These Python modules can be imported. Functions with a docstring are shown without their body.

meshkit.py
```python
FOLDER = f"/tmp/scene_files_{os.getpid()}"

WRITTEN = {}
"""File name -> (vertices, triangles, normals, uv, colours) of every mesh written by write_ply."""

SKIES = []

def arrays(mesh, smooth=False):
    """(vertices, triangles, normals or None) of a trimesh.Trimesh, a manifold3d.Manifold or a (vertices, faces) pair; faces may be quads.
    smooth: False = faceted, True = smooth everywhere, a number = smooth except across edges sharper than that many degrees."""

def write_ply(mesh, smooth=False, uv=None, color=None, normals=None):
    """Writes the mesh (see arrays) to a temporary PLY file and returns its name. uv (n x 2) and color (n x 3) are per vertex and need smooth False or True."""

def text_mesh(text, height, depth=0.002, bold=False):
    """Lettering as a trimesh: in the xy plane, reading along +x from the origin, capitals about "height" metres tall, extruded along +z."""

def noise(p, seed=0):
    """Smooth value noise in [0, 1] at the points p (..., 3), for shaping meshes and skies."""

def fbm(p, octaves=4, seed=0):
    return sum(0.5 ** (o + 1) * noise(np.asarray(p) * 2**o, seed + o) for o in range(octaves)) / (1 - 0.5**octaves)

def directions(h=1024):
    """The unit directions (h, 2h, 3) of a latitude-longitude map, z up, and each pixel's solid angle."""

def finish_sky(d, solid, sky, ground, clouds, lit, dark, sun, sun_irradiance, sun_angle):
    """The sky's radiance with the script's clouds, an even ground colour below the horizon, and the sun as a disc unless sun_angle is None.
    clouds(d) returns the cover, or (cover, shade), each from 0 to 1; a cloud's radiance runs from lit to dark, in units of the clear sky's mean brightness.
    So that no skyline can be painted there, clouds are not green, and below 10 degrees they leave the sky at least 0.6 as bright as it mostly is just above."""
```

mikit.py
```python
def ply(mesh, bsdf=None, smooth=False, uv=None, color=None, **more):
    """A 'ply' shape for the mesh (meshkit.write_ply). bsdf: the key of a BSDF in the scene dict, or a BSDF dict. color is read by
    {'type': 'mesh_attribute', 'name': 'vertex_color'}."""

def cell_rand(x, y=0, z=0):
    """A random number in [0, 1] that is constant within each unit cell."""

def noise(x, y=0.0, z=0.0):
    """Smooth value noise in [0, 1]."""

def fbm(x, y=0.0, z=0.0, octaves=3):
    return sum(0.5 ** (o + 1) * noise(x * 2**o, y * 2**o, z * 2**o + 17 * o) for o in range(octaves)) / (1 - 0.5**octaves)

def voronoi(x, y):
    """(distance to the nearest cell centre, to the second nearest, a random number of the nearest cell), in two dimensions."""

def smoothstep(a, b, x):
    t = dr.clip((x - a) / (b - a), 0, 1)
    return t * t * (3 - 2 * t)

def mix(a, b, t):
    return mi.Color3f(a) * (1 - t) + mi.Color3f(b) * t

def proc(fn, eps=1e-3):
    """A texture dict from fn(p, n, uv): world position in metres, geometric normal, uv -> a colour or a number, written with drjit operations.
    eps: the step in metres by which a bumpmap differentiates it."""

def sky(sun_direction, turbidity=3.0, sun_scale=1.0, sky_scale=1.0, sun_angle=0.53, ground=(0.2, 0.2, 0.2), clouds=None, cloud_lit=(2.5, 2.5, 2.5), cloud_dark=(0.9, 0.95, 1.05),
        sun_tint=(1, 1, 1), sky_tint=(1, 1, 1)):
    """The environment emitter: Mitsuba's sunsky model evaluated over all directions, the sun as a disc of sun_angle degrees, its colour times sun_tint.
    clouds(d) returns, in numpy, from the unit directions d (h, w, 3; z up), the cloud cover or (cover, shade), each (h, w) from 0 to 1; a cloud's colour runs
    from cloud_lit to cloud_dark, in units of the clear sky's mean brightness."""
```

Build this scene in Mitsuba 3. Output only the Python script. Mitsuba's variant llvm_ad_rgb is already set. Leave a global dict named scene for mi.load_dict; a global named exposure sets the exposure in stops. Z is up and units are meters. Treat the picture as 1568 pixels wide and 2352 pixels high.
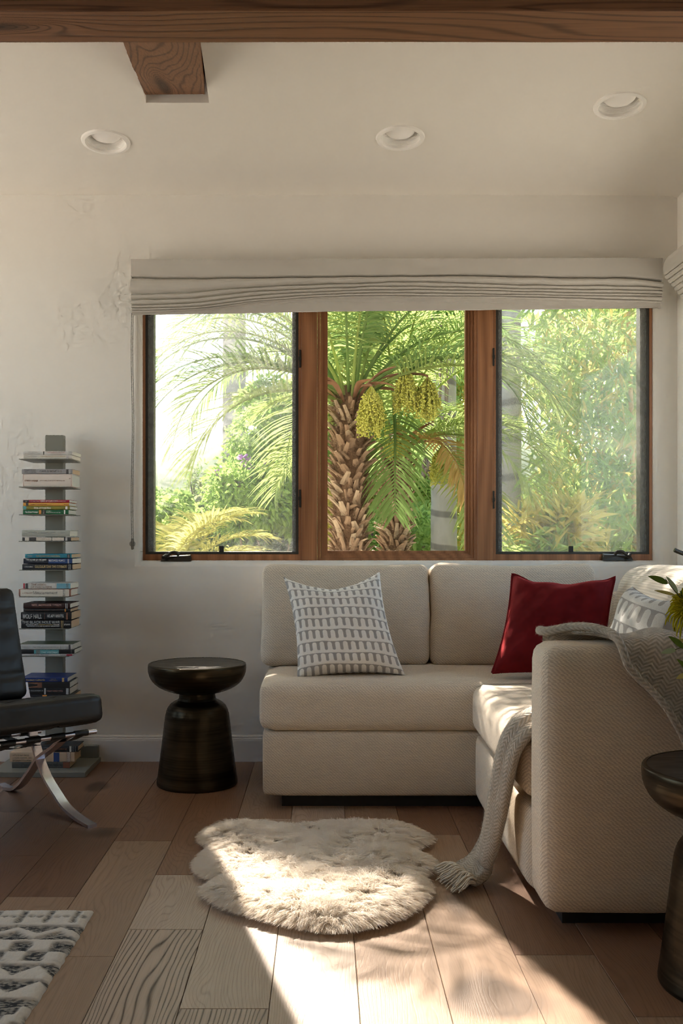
import math, random
import numpy as np, trimesh, shapely, mitsuba as mi, drjit as dr
import mikit, meshkit
from shapely.geometry import Polygon, Point, box as sbox
from mikit import noise, fbm, smoothstep, mix, cell_rand
T = mi.ScalarTransform4f
rng = np.random.default_rng(7)
F, PX, PY, H = 2287.0, 744.0, 1229.0, 1.06      # focal length (px at 1568 wide), vanishing point, eye height
YW, XR, XL, YF = 4.67, 1.656, -3.0, -4.5       # inner faces of the walls
scene, labels = {}, {}

# ------------------------------------------------------------- camera, sky, exposure
scene['camera'] = {'type': 'perspective', 'fov': math.degrees(2 * math.atan(784 / F)), 'fov_axis': 'x',
                   'principal_point_offset_x': (784 - PX) / 1568, 'principal_point_offset_y': (1176 - PY) / 2352,
                   'near_clip': 0.05, 'far_clip': 2000.0,
                   'to_world': T().look_at(origin=[0, 0, H], target=[0, 1, H], up=[0, 0, 1])}
scene['sky'] = mikit.sky((-0.29, 1.0, 0.80), turbidity=3.5, sun_scale=1.5, sky_scale=1.0, sun_angle=0.7, ground=(.50, .465, .41),
                         sun_tint=(.90, 1.0, 1.24), sky_tint=(1.07, 1.0, .86))
exposure = 4.45

# ------------------------------------------------------------- helpers
def P(px, py, y):
    """the point at depth y that the photograph shows at pixel (px, py)"""
    return np.array([(px - PX) / F * y, y, H - (py - PY) / F * y])
def key_for(base):
    if base not in used:
        used.add(base); return base
    n = 1
    while f'{base}_{n:03d}' in used: n += 1
    used.add(f'{base}_{n:03d}'); return f'{base}_{n:03d}'
used = set()
def put(name, mesh, mat, parent=None, smooth=False, uv=None, color=None, xf=None):
    k = key_for((parent + '__' if parent else '') + name)
    d = mesh if isinstance(mesh, dict) else mikit.ply(mesh, mat, smooth=smooth, uv=uv, color=color)
    if xf is not None: d = {**d, 'to_world': xf if not isinstance(xf, np.ndarray) else T(xf)}
    scene[k] = d
    return k
def lab(k, label=None, category=None, group=None, kind=None):
    labels[k] = {a: b for a, b in (('label', label), ('category', category), ('group', group), ('kind', kind)) if b}
    return k
def thing(name, label, category, group=None):
    return lab(key_for(name), label, category, group)
def B(x0, x1, y0, y1, z0, z1):
    m = trimesh.creation.box((x1 - x0, y1 - y0, z1 - z0)); m.apply_translation(((x0 + x1) / 2, (y0 + y1) / 2, (z0 + z1) / 2)); return m
def cat(ms): return trimesh.util.concatenate([m if isinstance(m, trimesh.Trimesh) else trimesh.Trimesh(*m, process=False) for m in ms])
def bevel(x0, x1, y0, y1, z0, z1, r):
    """a box with chamfered edges"""
    c = np.array([(x0 + x1) / 2, (y0 + y1) / 2, (z0 + z1) / 2]); h = np.array([x1 - x0, y1 - y0, z1 - z0]) / 2
    r = min(r, *(h * .98)); pts = []
    for a in range(3):
        for s in np.ndindex(2, 2, 2):
            q = (h - r) * (np.array(s) * 2 - 1); q[a] = h[a] * (s[a] * 2 - 1); pts.append(q)
    return trimesh.Trimesh(np.array(pts) + c, trimesh.convex.convex_hull(np.array(pts)).faces * 0) if False else trimesh.convex.convex_hull(np.array(pts) + c)
def rounded(x0, x1, y0, y1, z0, z1, r, n=9, bulge=(0, 0, 0), wrinkle=0, seed=0, wf=6, pinch=0):
    """a soft box: rounded edges, faces that swell, noise wrinkles"""
    h = np.array([x1 - x0, y1 - y0, z1 - z0]) / 2; c = np.array([x0 + x1, y0 + y1, z0 + z1]) / 2
    m = grid_cube(n); v = np.array(m.vertices)
    s = np.sign(v) * np.abs(v) ** .8 if n > 12 else v
    p = s * h
    q = np.clip(p, -(h - r), h - r); d = p - q; L = np.linalg.norm(d, axis=1, keepdims=True)
    nrm = d / np.maximum(L, 1e-9)
    p = q + nrm * r
    for a in range(3):
        if bulge[a]:
            o = [i for i in range(3) if i != a]
            w = (1 - np.clip(np.abs(p[:, o[0]] / h[o[0]]), 0, 1) ** 2.2) * (1 - np.clip(np.abs(p[:, o[1]] / h[o[1]]), 0, 1) ** 2.2)
            p[:, a] += np.sign(p[:, a]) * bulge[a] * w * np.clip(np.abs(p[:, a]) / h[a], 0, 1) ** 2
    if pinch:
        e = np.abs(s); k = np.clip(e[:, 0], 0, 1) ** 2 * np.clip(e[:, 2], 0, 1) ** 2
        p[:, 1] *= 1 - .3 * k
    if wrinkle:
        w = meshkit.fbm((p + c) * wf + seed * 7.3, 3, seed) - .5
        p += nrm * (w * wrinkle)[:, None]
    return trimesh.Trimesh(p + c, m.faces, process=False)
_gc = {}
def grid_cube(n):
    if n not in _gc:
        ms = []
        g = np.linspace(-1, 1, n + 1); U, V = np.meshgrid(g, g, indexing='ij')
        i, j = np.meshgrid(np.arange(n), np.arange(n), indexing='ij'); a = (i * (n + 1) + j).ravel()
        f = np.vstack([np.stack([a, a + n + 1, a + n + 2], 1), np.stack([a, a + n + 2, a + 1], 1)])
        for ax in range(3):
            for sg in (-1, 1):
                v = np.zeros((U.size, 3)); v[:, ax] = sg; v[:, (ax + 1) % 3] = U.ravel(); v[:, (ax + 2) % 3] = V.ravel()
                ms.append(trimesh.Trimesh(v, f if sg > 0 else f[:, ::-1], process=False))
        m = trimesh.util.concatenate(ms); m.merge_vertices(); _gc[n] = m
    return _gc[n]
def grid_mesh(pts):
    """(n, m, 3) points -> mesh and its uv"""
    n, m = pts.shape[:2]
    i, j = np.meshgrid(np.arange(n - 1), np.arange(m - 1), indexing='ij'); a = (i * m + j).ravel()
    f = np.vstack([np.stack([a, a + m, a + m + 1], 1), np.stack([a, a + m + 1, a + 1], 1)])
    return trimesh.Trimesh(pts.reshape(-1, 3), f, process=False)
def tube(path, rad, sides=8, cap=True):
    p = np.asarray(path, float); r = np.broadcast_to(np.asarray(rad, float), (len(p),))
    t = np.gradient(p, axis=0); t /= np.linalg.norm(t, axis=1, keepdims=True) + 1e-12
    a = np.zeros_like(p); a0 = np.cross(t[0], [0, 0, 1.0] if abs(t[0][2]) < .9 else [1.0, 0, 0]); a0 /= np.linalg.norm(a0)
    for k in range(len(p)):
        a0 = a0 - t[k] * (a0 @ t[k]); a0 /= np.linalg.norm(a0) + 1e-12; a[k] = a0
    b = np.cross(t, a); an = np.arange(sides) * 2 * np.pi / sides
    v = p[:, None] + r[:, None, None] * (np.cos(an)[None, :, None] * a[:, None] + np.sin(an)[None, :, None] * b[:, None])
    n = len(p); i, j = np.meshgrid(np.arange(n - 1), np.arange(sides), indexing='ij'); i = i.ravel(); j = j.ravel(); j2 = (j + 1) % sides
    f = np.vstack([np.stack([i * sides + j, i * sides + j2, (i + 1) * sides + j2], 1), np.stack([i * sides + j, (i + 1) * sides + j2, (i + 1) * sides + j], 1)])
    v = v.reshape(-1, 3)
    if cap:
        k = len(v); v = np.vstack([v, p[:1], p[-1:]]); s = np.arange(sides); s2 = (s + 1) % sides
        f = np.vstack([f, np.stack([s2, s, s * 0 + k], 1), np.stack([s + (n - 1) * sides, s2 + (n - 1) * sides, s * 0 + k + 1], 1)])
    return trimesh.Trimesh(v, f, process=False)
def lathe(prof, sides=64):
    """closed profile of (radius, z) from the bottom axis point to the top one"""
    return trimesh.creation.revolve(np.array(prof), sections=sides)
def spline(pts, n):
    from scipy.interpolate import PchipInterpolator
    p = np.asarray(pts, float); s = np.r_[0, np.cumsum(np.linalg.norm(np.diff(p, axis=0), axis=1))]
    return PchipInterpolator(s, p)(np.linspace(0, s[-1], n))
def rot(rx=0, ry=0, rz=0): return trimesh.transformations.euler_matrix(rx, ry, rz, 'sxyz')
def mv(m, M=None, t=None):
    m = m.copy()
    if M is not None: m.apply_transform(M)
    if t is not None: m.apply_translation(t)
    return m
def frame_of(o, x, y, z):
    M = np.eye(4); M[:3, 0], M[:3, 1], M[:3, 2], M[:3, 3] = x, y, z, o; return M
def unit(v): v = np.asarray(v, float); return v / np.linalg.norm(v)
def text_on(s, height, x, z, y, bold=False, width=None, mat='mat_ink', parent=None, name='lettering', vert=False):
    """lettering on a face that looks towards -y, starting at x, baseline z; width squeezes it to that length"""
    try: m = meshkit.text_mesh(s, height, .0003, bold)
    except Exception: return
    if width:
        w = m.bounds[1][0] - m.bounds[0][0]; m.apply_scale([width / w, 1, 1])
    m.apply_translation([-m.bounds[0][0], 0, 0])
    v = np.array(m.vertices)
    if vert: v = np.stack([v[:, 1], -v[:, 0], v[:, 2]], 1)
    m = trimesh.Trimesh(np.stack([x + v[:, 0], y - v[:, 2], z + v[:, 1]], 1), m.faces, process=False)
    return put(name, m, mat, parent)

# ------------------------------------------------------------- materials
def pr(color, rough=.6, metal=0, spec=.5, **k):
    c = color if isinstance(color, dict) else {'type': 'rgb', 'value': list(color)}
    return {'type': 'twosided', 'b': {'type': 'principled', 'base_color': c, 'roughness': rough, 'metallic': metal, 'specular': spec, **k}}
def bump(inner, fn, scale=1.0, eps=1e-3):
    return {'type': 'twosided', 'b': {'type': 'bumpmap', 'arbitrary': mikit.proc(fn, eps), 'scale': scale, 'bsdf': inner['b'] if inner['type'] == 'twosided' else inner}}
def mat(name, d): scene['mat_' + name] = d; return 'mat_' + name
def plain(name, c, rough=.6, metal=0, **k): return mat(name, pr(c, rough, metal, **k))
def leafmat(name, c, trans=.9, rough=.5, *more):
    return mat(name, {'type': 'principledthin', 'base_color': {'type': 'rgb', 'value': list(c)}, 'roughness': rough, 'diff_trans': trans, 'spec_trans': 0.0, 'eta': 1.4})

def h_plaster(p, n, uv):
    u = p.x + p.y * .83; v = p.z + p.y * .31
    big = noise(u * 3, v * 3, 3.1) * .006
    fine = noise(u * 50, v * 50, 7.0) * .0004
    m = smoothstep(.60, .72, noise(u * 3.7, v * 3.7, 5.0))
    a = fbm(u * 42, v * 55, 9.0, 2)
    fl = smoothstep(.50, .56, a) * m * .0020
    sc = smoothstep(.72, .76, noise(u * 21 + v * 9, v * 8 - u * 5, 12.0)) * .0007
    return big + fine + fl + sc
def h_ceiling(p, n, uv):
    return noise(p.x * 14, p.y * 18, 2.0) * .0014
PLASTER = (.735, .71, .66)
mat('plaster', bump(pr(PLASTER, .75, spec=.25), h_plaster, 1.0, .002))
mat('ceiling', bump(pr((.735, .705, .65), .8, spec=.2), h_ceiling, 1.0, .003))
plain('paint', (.74, .70, .64), .45)
plain('stucco', (.75, .7, .62), .9)
def wood_fn(dark, light, s=1.0, axis='y'):
    def f(p, n, uv):
        a, b, c = (p.x, p.z, p.y) if axis == 'y' else (p.z, p.y, p.x) if axis == 'x' else (p.x, p.y, p.z)
        w = noise(a * 6 * s, b * 6 * s, c * 1.1 * s) * 5 + noise(a * 30 * s, b * 30 * s, c * 2.5 * s)
        r = .5 + .5 * dr.sin((w + (a + b) * 34 * s) * 3.0)
        g = noise(a * 320 * s, b * 320 * s, c * 6 * s)
        t = .55 * r + .45 * g
        return mix(dark, light, t)
    return f
mat('frame_wood', pr(mikit.proc(wood_fn((.19, .075, .03), (.36, .165, .075), 1.0, 'z')), .4))
mat('frame_wood_x', pr(mikit.proc(wood_fn((.19, .075, .03), (.36, .165, .075), 1.0, 'x')), .4))
def beam_ring(p, along_x):
    a, b, c = (p.y, p.z, p.x) if along_x else (p.x, p.z, p.y)
    kx, ka, kc = ((-1.0, 2.92, 1.0) if along_x else (3.72, -.60, 1.0))
    k1 = dr.exp(-(dr.square((c - kx) * 5) + dr.square((a - ka) * 30)))
    w = noise(a * 8, b * 8, c * .9) * 1.6 + noise(a * 30, b * 30, c * 2.2) * .22 + k1 * 1.4
    return dr.abs(dr.sin((w + (a + b) * 6) * 17.0)), k1, noise(a * 320, b * 320, c * 7)
def beam_fn(p, along_x):
    r, k1, g = beam_ring(p, along_x)
    t = .55 * smoothstep(0, .7, r) + .45 * g
    return mix((.06, .024, .010), (.215, .10, .047), t) * (1 - .7 * smoothstep(.35, .95, k1))
for nm, ax in (('beam', True), ('beam_y', False)):
    mat(nm, bump(pr(mikit.proc((lambda ax: lambda p, n, uv: beam_fn(p, ax))(ax)), .55, spec=.35), (lambda ax: lambda p, n, uv: smoothstep(0, .6, beam_ring(p, ax)[0]) * .0012)(ax), 1.0))
plain('bronze_sash', (.032, .029, .023), .45, 0)
plain('dark_metal', (.05, .045, .038), .32, .7)
plain('black', (.012, .012, .012), .6)
plain('white_trim', (.82, .80, .76), .4)
plain('lamp_face', (.85, .83, .80), .15, clearcoat=.6)
mat('glass', {'type': 'thindielectric', 'int_ior': 1.5, 'specular_transmittance': {'type': 'rgb', 'value': [.74, .74, .73]}})   # tint added to dim the sun and the view outdoors
plain('screen_wire', (.62, .62, .60), .5)
plain('dark_panel', (.10, .07, .05), .6)  # dark finish added on the unseen front wall to cut bounced light
# ------------------------------------------------------------- the room
def zc(x, y):
    a = 2.655 + (YW - y) * .10; b = 2.66 + (XR - x) * .24; k = .05
    h = np.clip(.5 + .5 * (b - a) / k, 0, 1)
    return b + (a - b) * h - k * h * (1 - h)
def on_ceiling(px, py):
    lo, hi = 1.0, 5.0
    for _ in range(60):
        m = (lo + hi) / 2; q = P(px, py, m)
        lo, hi = (m, hi) if q[2] < zc(q[0], q[1]) else (lo, m)
    return P(px, py, lo)
def wall_with_hole(u0, u1, v0, v1, hu0, hu1, hv0, hv1, r, nose, thick, steps=8):
    """local (u, depth, v); r = flare of the rounded edge on the left, right, bottom, top; depth grows away from the room"""
    rings = []
    def ring(f, d): return [(hu0 - r[0] * f, d, hv0 - r[2] * f), (hu1 + r[1] * f, d, hv0 - r[2] * f), (hu1 + r[1] * f, d, hv1 + r[3] * f), (hu0 - r[0] * f, d, hv1 + r[3] * f)]
    rings.append([(u0, 0, v0), (u1, 0, v0), (u1, 0, v1), (u0, 0, v1)])
    for k in range(steps + 1):
        th = k / steps * math.pi / 2
        rings.append(ring(1 - math.sin(th), nose * (1 - math.cos(th))))
    rings.append(ring(0, thick)); rings.append([(u0, thick, v0), (u1, thick, v0), (u1, thick, v1), (u0, thick, v1)]); rings.append(rings[0])
    v = np.array(rings, float).reshape(-1, 3); f = []
    for k in range(len(rings) - 1):
        for j in range(4):
            a, b = 4 * k + j, 4 * k + (j + 1) % 4
            f += [[a, b, b + 4], [a, b + 4, a + 4]]
    return trimesh.Trimesh(v, f, process=False)
WX0, WX1, WZ0, WZ1 = -.860, 1.557, .940, 2.245
w = wall_with_hole(XL - .15, XR + .15, -.02, 2.95, WX0, WX1, WZ0, WZ1, (.03, .068, .03, .03), .06, .16)
w.vertices[:, 1] += YW
lab(put('wall_back', w, 'mat_plaster', smooth=35), 'cream hand-troweled plaster wall around the three-part window', kind='structure')
w = wall_with_hole(YF - .15, YW, -.02, 2.95, 2.55, 4.42, .94, 2.2, (.04,) * 4, .06, .15)   # u = y, depth -> +x
w = trimesh.Trimesh(np.stack([XR + w.vertices[:, 1], w.vertices[:, 0], w.vertices[:, 2]], 1), w.faces, process=False)
lab(put('wall_right', w, 'mat_plaster', smooth=35), 'cream plaster wall on the right, mostly outside the frame', kind='structure')
w = wall_with_hole(YF - .15, YW, -.02, 2.95, 2.2, 4.15, .80, 2.55, (.03, .03, .03, .03), .04, .15)
w = trimesh.Trimesh(np.stack([XL - w.vertices[:, 1], w.vertices[:, 0], w.vertices[:, 2]], 1), w.faces, process=False)
lab(put('wall_left', w, 'mat_plaster', smooth=35), 'cream plaster wall on the left with a wide unglazed opening', kind='structure')
lab(put('wall_front', B(XL - .15, XR + .15, YF - .15, YF, -.02, 3.4), 'mat_dark_panel'), 'unseen wall behind the viewpoint, darkened to cut bounced light', kind='structure')

CANS = [on_ceiling(243, 325), on_ceiling(919, 316), on_ceiling(1423, 241)]
CAN_R = .102
by1 = 3.86                                                        # far end of the ceiling recess for the small beam
poly = sbox(XL - .15, YF - .15, XR + .15, YW + .01)
for c in CANS: poly = poly.difference(Point(c[0], c[1]).buffer(CAN_R * .82, 24))
SB = [(-.69, by1), (-.445, by1), (-.39, 2.4), (-.635, 2.4)]        # recess of the small beam
poly = poly.difference(Polygon(SB))
gx = np.arange(XL - .15, XR + .16, .25); tiles = []
for x0 in gx:
    for y0 in np.arange(YF - .15, YW + .02, .25):
        t = poly.intersection(sbox(x0, y0, x0 + .25, y0 + .25))
        for g in getattr(t, 'geoms', [t]):
            if g.geom_type == 'Polygon' and g.area > 1e-7: tiles.append(trimesh.creation.triangulate_polygon(g, engine='earcut'))
v2 = []; f2 = []; o = 0
for v, f in tiles: v2.append(v); f2.append(f + o); o += len(v)
v2 = np.vstack(v2); f2 = np.vstack(f2); v3 = np.c_[v2, zc(v2[:, 0], v2[:, 1])]
n0 = len(v3)
cm = trimesh.Trimesh(v3, f2[:, ::-1], process=False); cm.merge_vertices(digits_vertex=4)
# rim of the beam recess, and the roof slab above everything
rim = []
q = np.array(SB)
for k in range(4):
    a, b = q[k], q[(k + 1) % 4]
    za, zb = zc(*a), zc(*b)
    rim.append(trimesh.Trimesh([[*a, za], [*b, zb], [*b, zb + .17], [*a, za + .17]], [[0, 1, 2], [0, 2, 3]], process=False))
lab(put('ceiling', cat([cm] + rim), 'mat_ceiling', smooth=25), 'sloping cream plaster ceiling with recessed lights', kind='structure')
sl = grid_mesh(np.array([[[x, y, zc(x, y) + .17] for y in np.linspace(YF - .15, YW + .35, 9)] for x in np.linspace(XL - .5, XR + .5, 9)]))
up = sl.copy(); up.vertices[:, 2] += .12; up.invert()
lab(put('trim_1', cat([sl, up]), 'mat_stucco'), 'roof slab over the room', kind='structure')

# the heavy beam across the view, and the shorter one that dies into the ceiling
bf, bn = 1129 * 3.02 / F + H, 0
xb0, xb1 = XL, XR
yb1 = 3.02; zb = H + 1129 * yb1 / F; yb0 = (zb - H) * F / 1207
def hewn(x0, x1, y0, y1, z0, z1, n=160, seed=1):
    ts = np.linspace(x0, x1, n); out = []
    r = .008
    sec = [(y0 + r, z0), (y1 - r, z0), (y1, z0 + r), (y1, z1), (y0, z1), (y0, z0 + r)]
    for i, x in enumerate(ts):
        row = []
        for j, (y, z) in enumerate(sec):
            w = (meshkit.fbm(np.array([x * 3, j * 3.7, seed]), 3) - .5) * .006 if j in (0, 1, 2, 5) else 0
            row.append((x, y + w * .7, z + w))
        row.append(row[0]); out.append(row)
    return grid_mesh(np.array(out))
bk = put('ceiling_beam', hewn(xb0, xb1, yb0, yb1, zb, zc(0, yb0) + .02), 'mat_beam', smooth=40)
lab(bk, 'massive dark-stained timber beam crossing the whole ceiling at the top', 'ceiling beam')
# small beam runs in depth: underside rises slightly away from us
A0, A1 = P(283, 100, 3.17), P(452, 100, 3.17); E0, E1 = P(332, 217, 3.84), P(471, 217, 3.84)
def sb_row(s):
    a, b = A0 + (E0 - A0) * s, A1 + (E1 - A1) * s
    w = [(meshkit.fbm(np.array([s * 9, k * 5.1, 4.]), 3) - .5) * .006 for k in range(4)]
    top = zc(a[0], a[1]) + .16
    return [(a[0] + w[0], a[1], a[2] + w[1]), (b[0] + w[2], b[1], b[2] + w[3]), (b[0] + w[2], b[1], top), (a[0] + w[0], a[1], top), (a[0] + w[0], a[1], a[2] + w[1])]
sbm = grid_mesh(np.array([sb_row(s) for s in np.linspace(-.35, 1, 60)]))
e = sb_row(1.0); sbm = cat([sbm, trimesh.Trimesh(np.array(e[:4]), [[0, 1, 2], [0, 2, 3]], process=False)])
lab(put('ceiling_beam', sbm, 'mat_beam_y', smooth=40), 'short brown grained timber beam end set into the ceiling plaster at upper left', 'ceiling beam')

# recessed lights
can_labels = ['white recessed ceiling light at upper left below the short beam end', 'white recessed ceiling light above the middle of the window', 'white recessed ceiling light at the upper right, highest and nearest of the three']
for c, L in zip(CANS, can_labels):
    k = thing('recessed_light', L, 'ceiling light', 'recessed ceiling lights')
    e = 1e-3; sx = (zc(c[0] + e, c[1]) - zc(c[0] - e, c[1])) / 2 / e; sy = (zc(c[0], c[1] + e) - zc(c[0], c[1] - e)) / 2 / e
    M = np.eye(4); M[2, 0], M[2, 1] = sx, sy; M[:3, 3] = [c[0], c[1], zc(c[0], c[1])]
    R = CAN_R
    tr = lathe([(R * .80, .004), (R * .80, -.005), (R * .84, -.009), (R * .97, -.007), (R, 0), (R, .004), (R * .80, .004)], 56)
    put('trim_ring', mv(tr, M), 'mat_white_trim', k, 40)
    prof = [(R * .81, -.003)]
    for i in range(8):                                            # stepped baffle rings
        z = i * .006; r = R * .81 - i * .0014
        prof += [(r, z), (r, z + .0036), (r - .0012, z + .004)]
    put('baffle', mv(lathe(prof, 48), M), 'mat_white_trim', k, 30)
    zt = 8 * .006
    put('lamp_lens', mv(lathe([(0, .008), (R * .3, .010), (R * .50, .017), (R * .60, .026), (R * .62, .034), (R * .60, zt + .004), (0, zt + .004)], 48), M), 'mat_lamp_face', k, True)

# baseboards
def base_prof(n):
    return [(0, 0), (.014, 0), (.014, .098), (.012, .102), (.012, .106), (.009, .110), (.0085, .116), (.004, .1215), (0, .1225)]
bp = np.array(base_prof(0))
def baseboard(a, b, nx, ny, name, text):
    rows = []
    for q in (a, b): rows.append([(q[0] + nx * d, q[1] + ny * d, z) for d, z in bp])
    m = grid_mesh(np.array(rows)); lab(put(name, m, 'mat_paint', smooth=20), text, kind='structure')
baseboard((XL, YW), (XR, YW), 0, -1, 'baseboard_back', 'cream moulded baseboard along the window wall')
baseboard((XR, YF), (XR, YW), -1, 0, 'baseboard_right', 'cream moulded baseboard along the right wall')

# ------------------------------------------------------------- floor of wide oak planks
PW, X00 = .2015, -.526
def plank_mat(name, dark, light, contrast, rough, flip=0.0, spec=.5, RF=19.0):
    def f(p, n, uv):
        col = dr.floor((p.x - X00) / PW); sd = cell_rand(col, 3.0) * 40 + flip
        u = p.x - X00 - col * PW - .1
        w = noise(u * 9 + sd, p.y * 1.7, sd) * 3.2 + noise(u * 30 + sd, p.y * 6.5, sd) * .45
        ring = dr.abs(dr.sin((w + u * 16) * RF))
        line = smoothstep(.0, .55, ring) * .75 + .25 * ring
        pore = smoothstep(.45, .8, noise(u * 420 + sd, p.y * 16, sd)) * .6 + .5 * noise(u * 130 + sd, p.y * 5, sd)
        tone = .9 + .2 * noise(u * 5 + sd, p.y * 1.3, 3.0)
        kn = smoothstep(.80, .93, noise(p.x * 5.2 + 3, p.y * 3.1, 8.0))
        c = mix(dark, light, 1 - contrast * (1 - line) - .25 * pore) * tone
        return c * (1 - .6 * kn)
    def h(p, n, uv):
        col = dr.floor((p.x - X00) / PW); sd = cell_rand(col, 3.0) * 40 + flip
        u = p.x - X00 - col * PW - .1
        w = noise(u * 9 + sd, p.y * 1.7, sd) * 3.2 + noise(u * 30 + sd, p.y * 6.5, sd) * .45
        return smoothstep(.0, .4, dr.abs(dr.sin((w + u * 16) * RF))) * .00012 + noise(u * 420 + sd, p.y * 16, sd) * .00009
    mat(name, bump(pr(mikit.proc(f), rough, spec=spec), h, 1.0, 6e-4))
plank_mat('plank_brown', (.115, .059, .033), (.215, .12, .073), .27, .42, 0)
plank_mat('plank_dark', (.088, .043, .024), (.165, .089, .053), .27, .42, 11.3)
plank_mat('plank_tan', (.155, .092, .055), (.295, .195, .128), .27, .40, 23.9)
plank_mat('plank_pale', (.21, .135, .088), (.43, .33, .25), .36, .38, 37.1)  # whitish tone paints in window light mirrored by the floor finish
plank_mat('plank_zebra', (.075, .038, .022), (.41, .31, .235), 1.0, .40, 51.7, .5, 15.0)
YP = -1.2                                                          # the planks are laid one by one up to here
lab(put('floor', cat([B(XL - .15, XR + .15, YP, YW + .1, -.06, -.0145), B(XL - .15, XR + .15, YF - .15, YP, -.06, 0)]), 'mat_plank_brown'), 'floor of wide brown oak planks', kind='structure')
joints = {-4: [3.81, 2.3], -3: [3.29, 2.0], -2: [3.605, 2.917, 1.7], -1: [3.449, 2.504, 1.3], 0: [3.104, 2.675, 1.85], 1: [3.72, 2.228, 1.5], 2: [3.35, 1.75], 3: [4.1, 2.05],
          4: [3.52, 1.6], 5: [4.2, 2.514, 1.4], 6: [3.4, 2.19], 7: [3.0, 1.9], 8: [3.9, 2.6], 9: [3.3], 10: [4.0]}
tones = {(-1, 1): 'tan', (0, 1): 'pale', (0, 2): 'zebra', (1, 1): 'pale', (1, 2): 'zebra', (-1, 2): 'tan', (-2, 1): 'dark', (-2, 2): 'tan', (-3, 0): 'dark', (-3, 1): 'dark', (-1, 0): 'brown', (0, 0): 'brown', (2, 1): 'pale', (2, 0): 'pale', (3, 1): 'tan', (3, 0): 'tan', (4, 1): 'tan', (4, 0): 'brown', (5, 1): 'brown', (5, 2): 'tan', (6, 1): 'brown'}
prn = random.Random(5)
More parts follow.
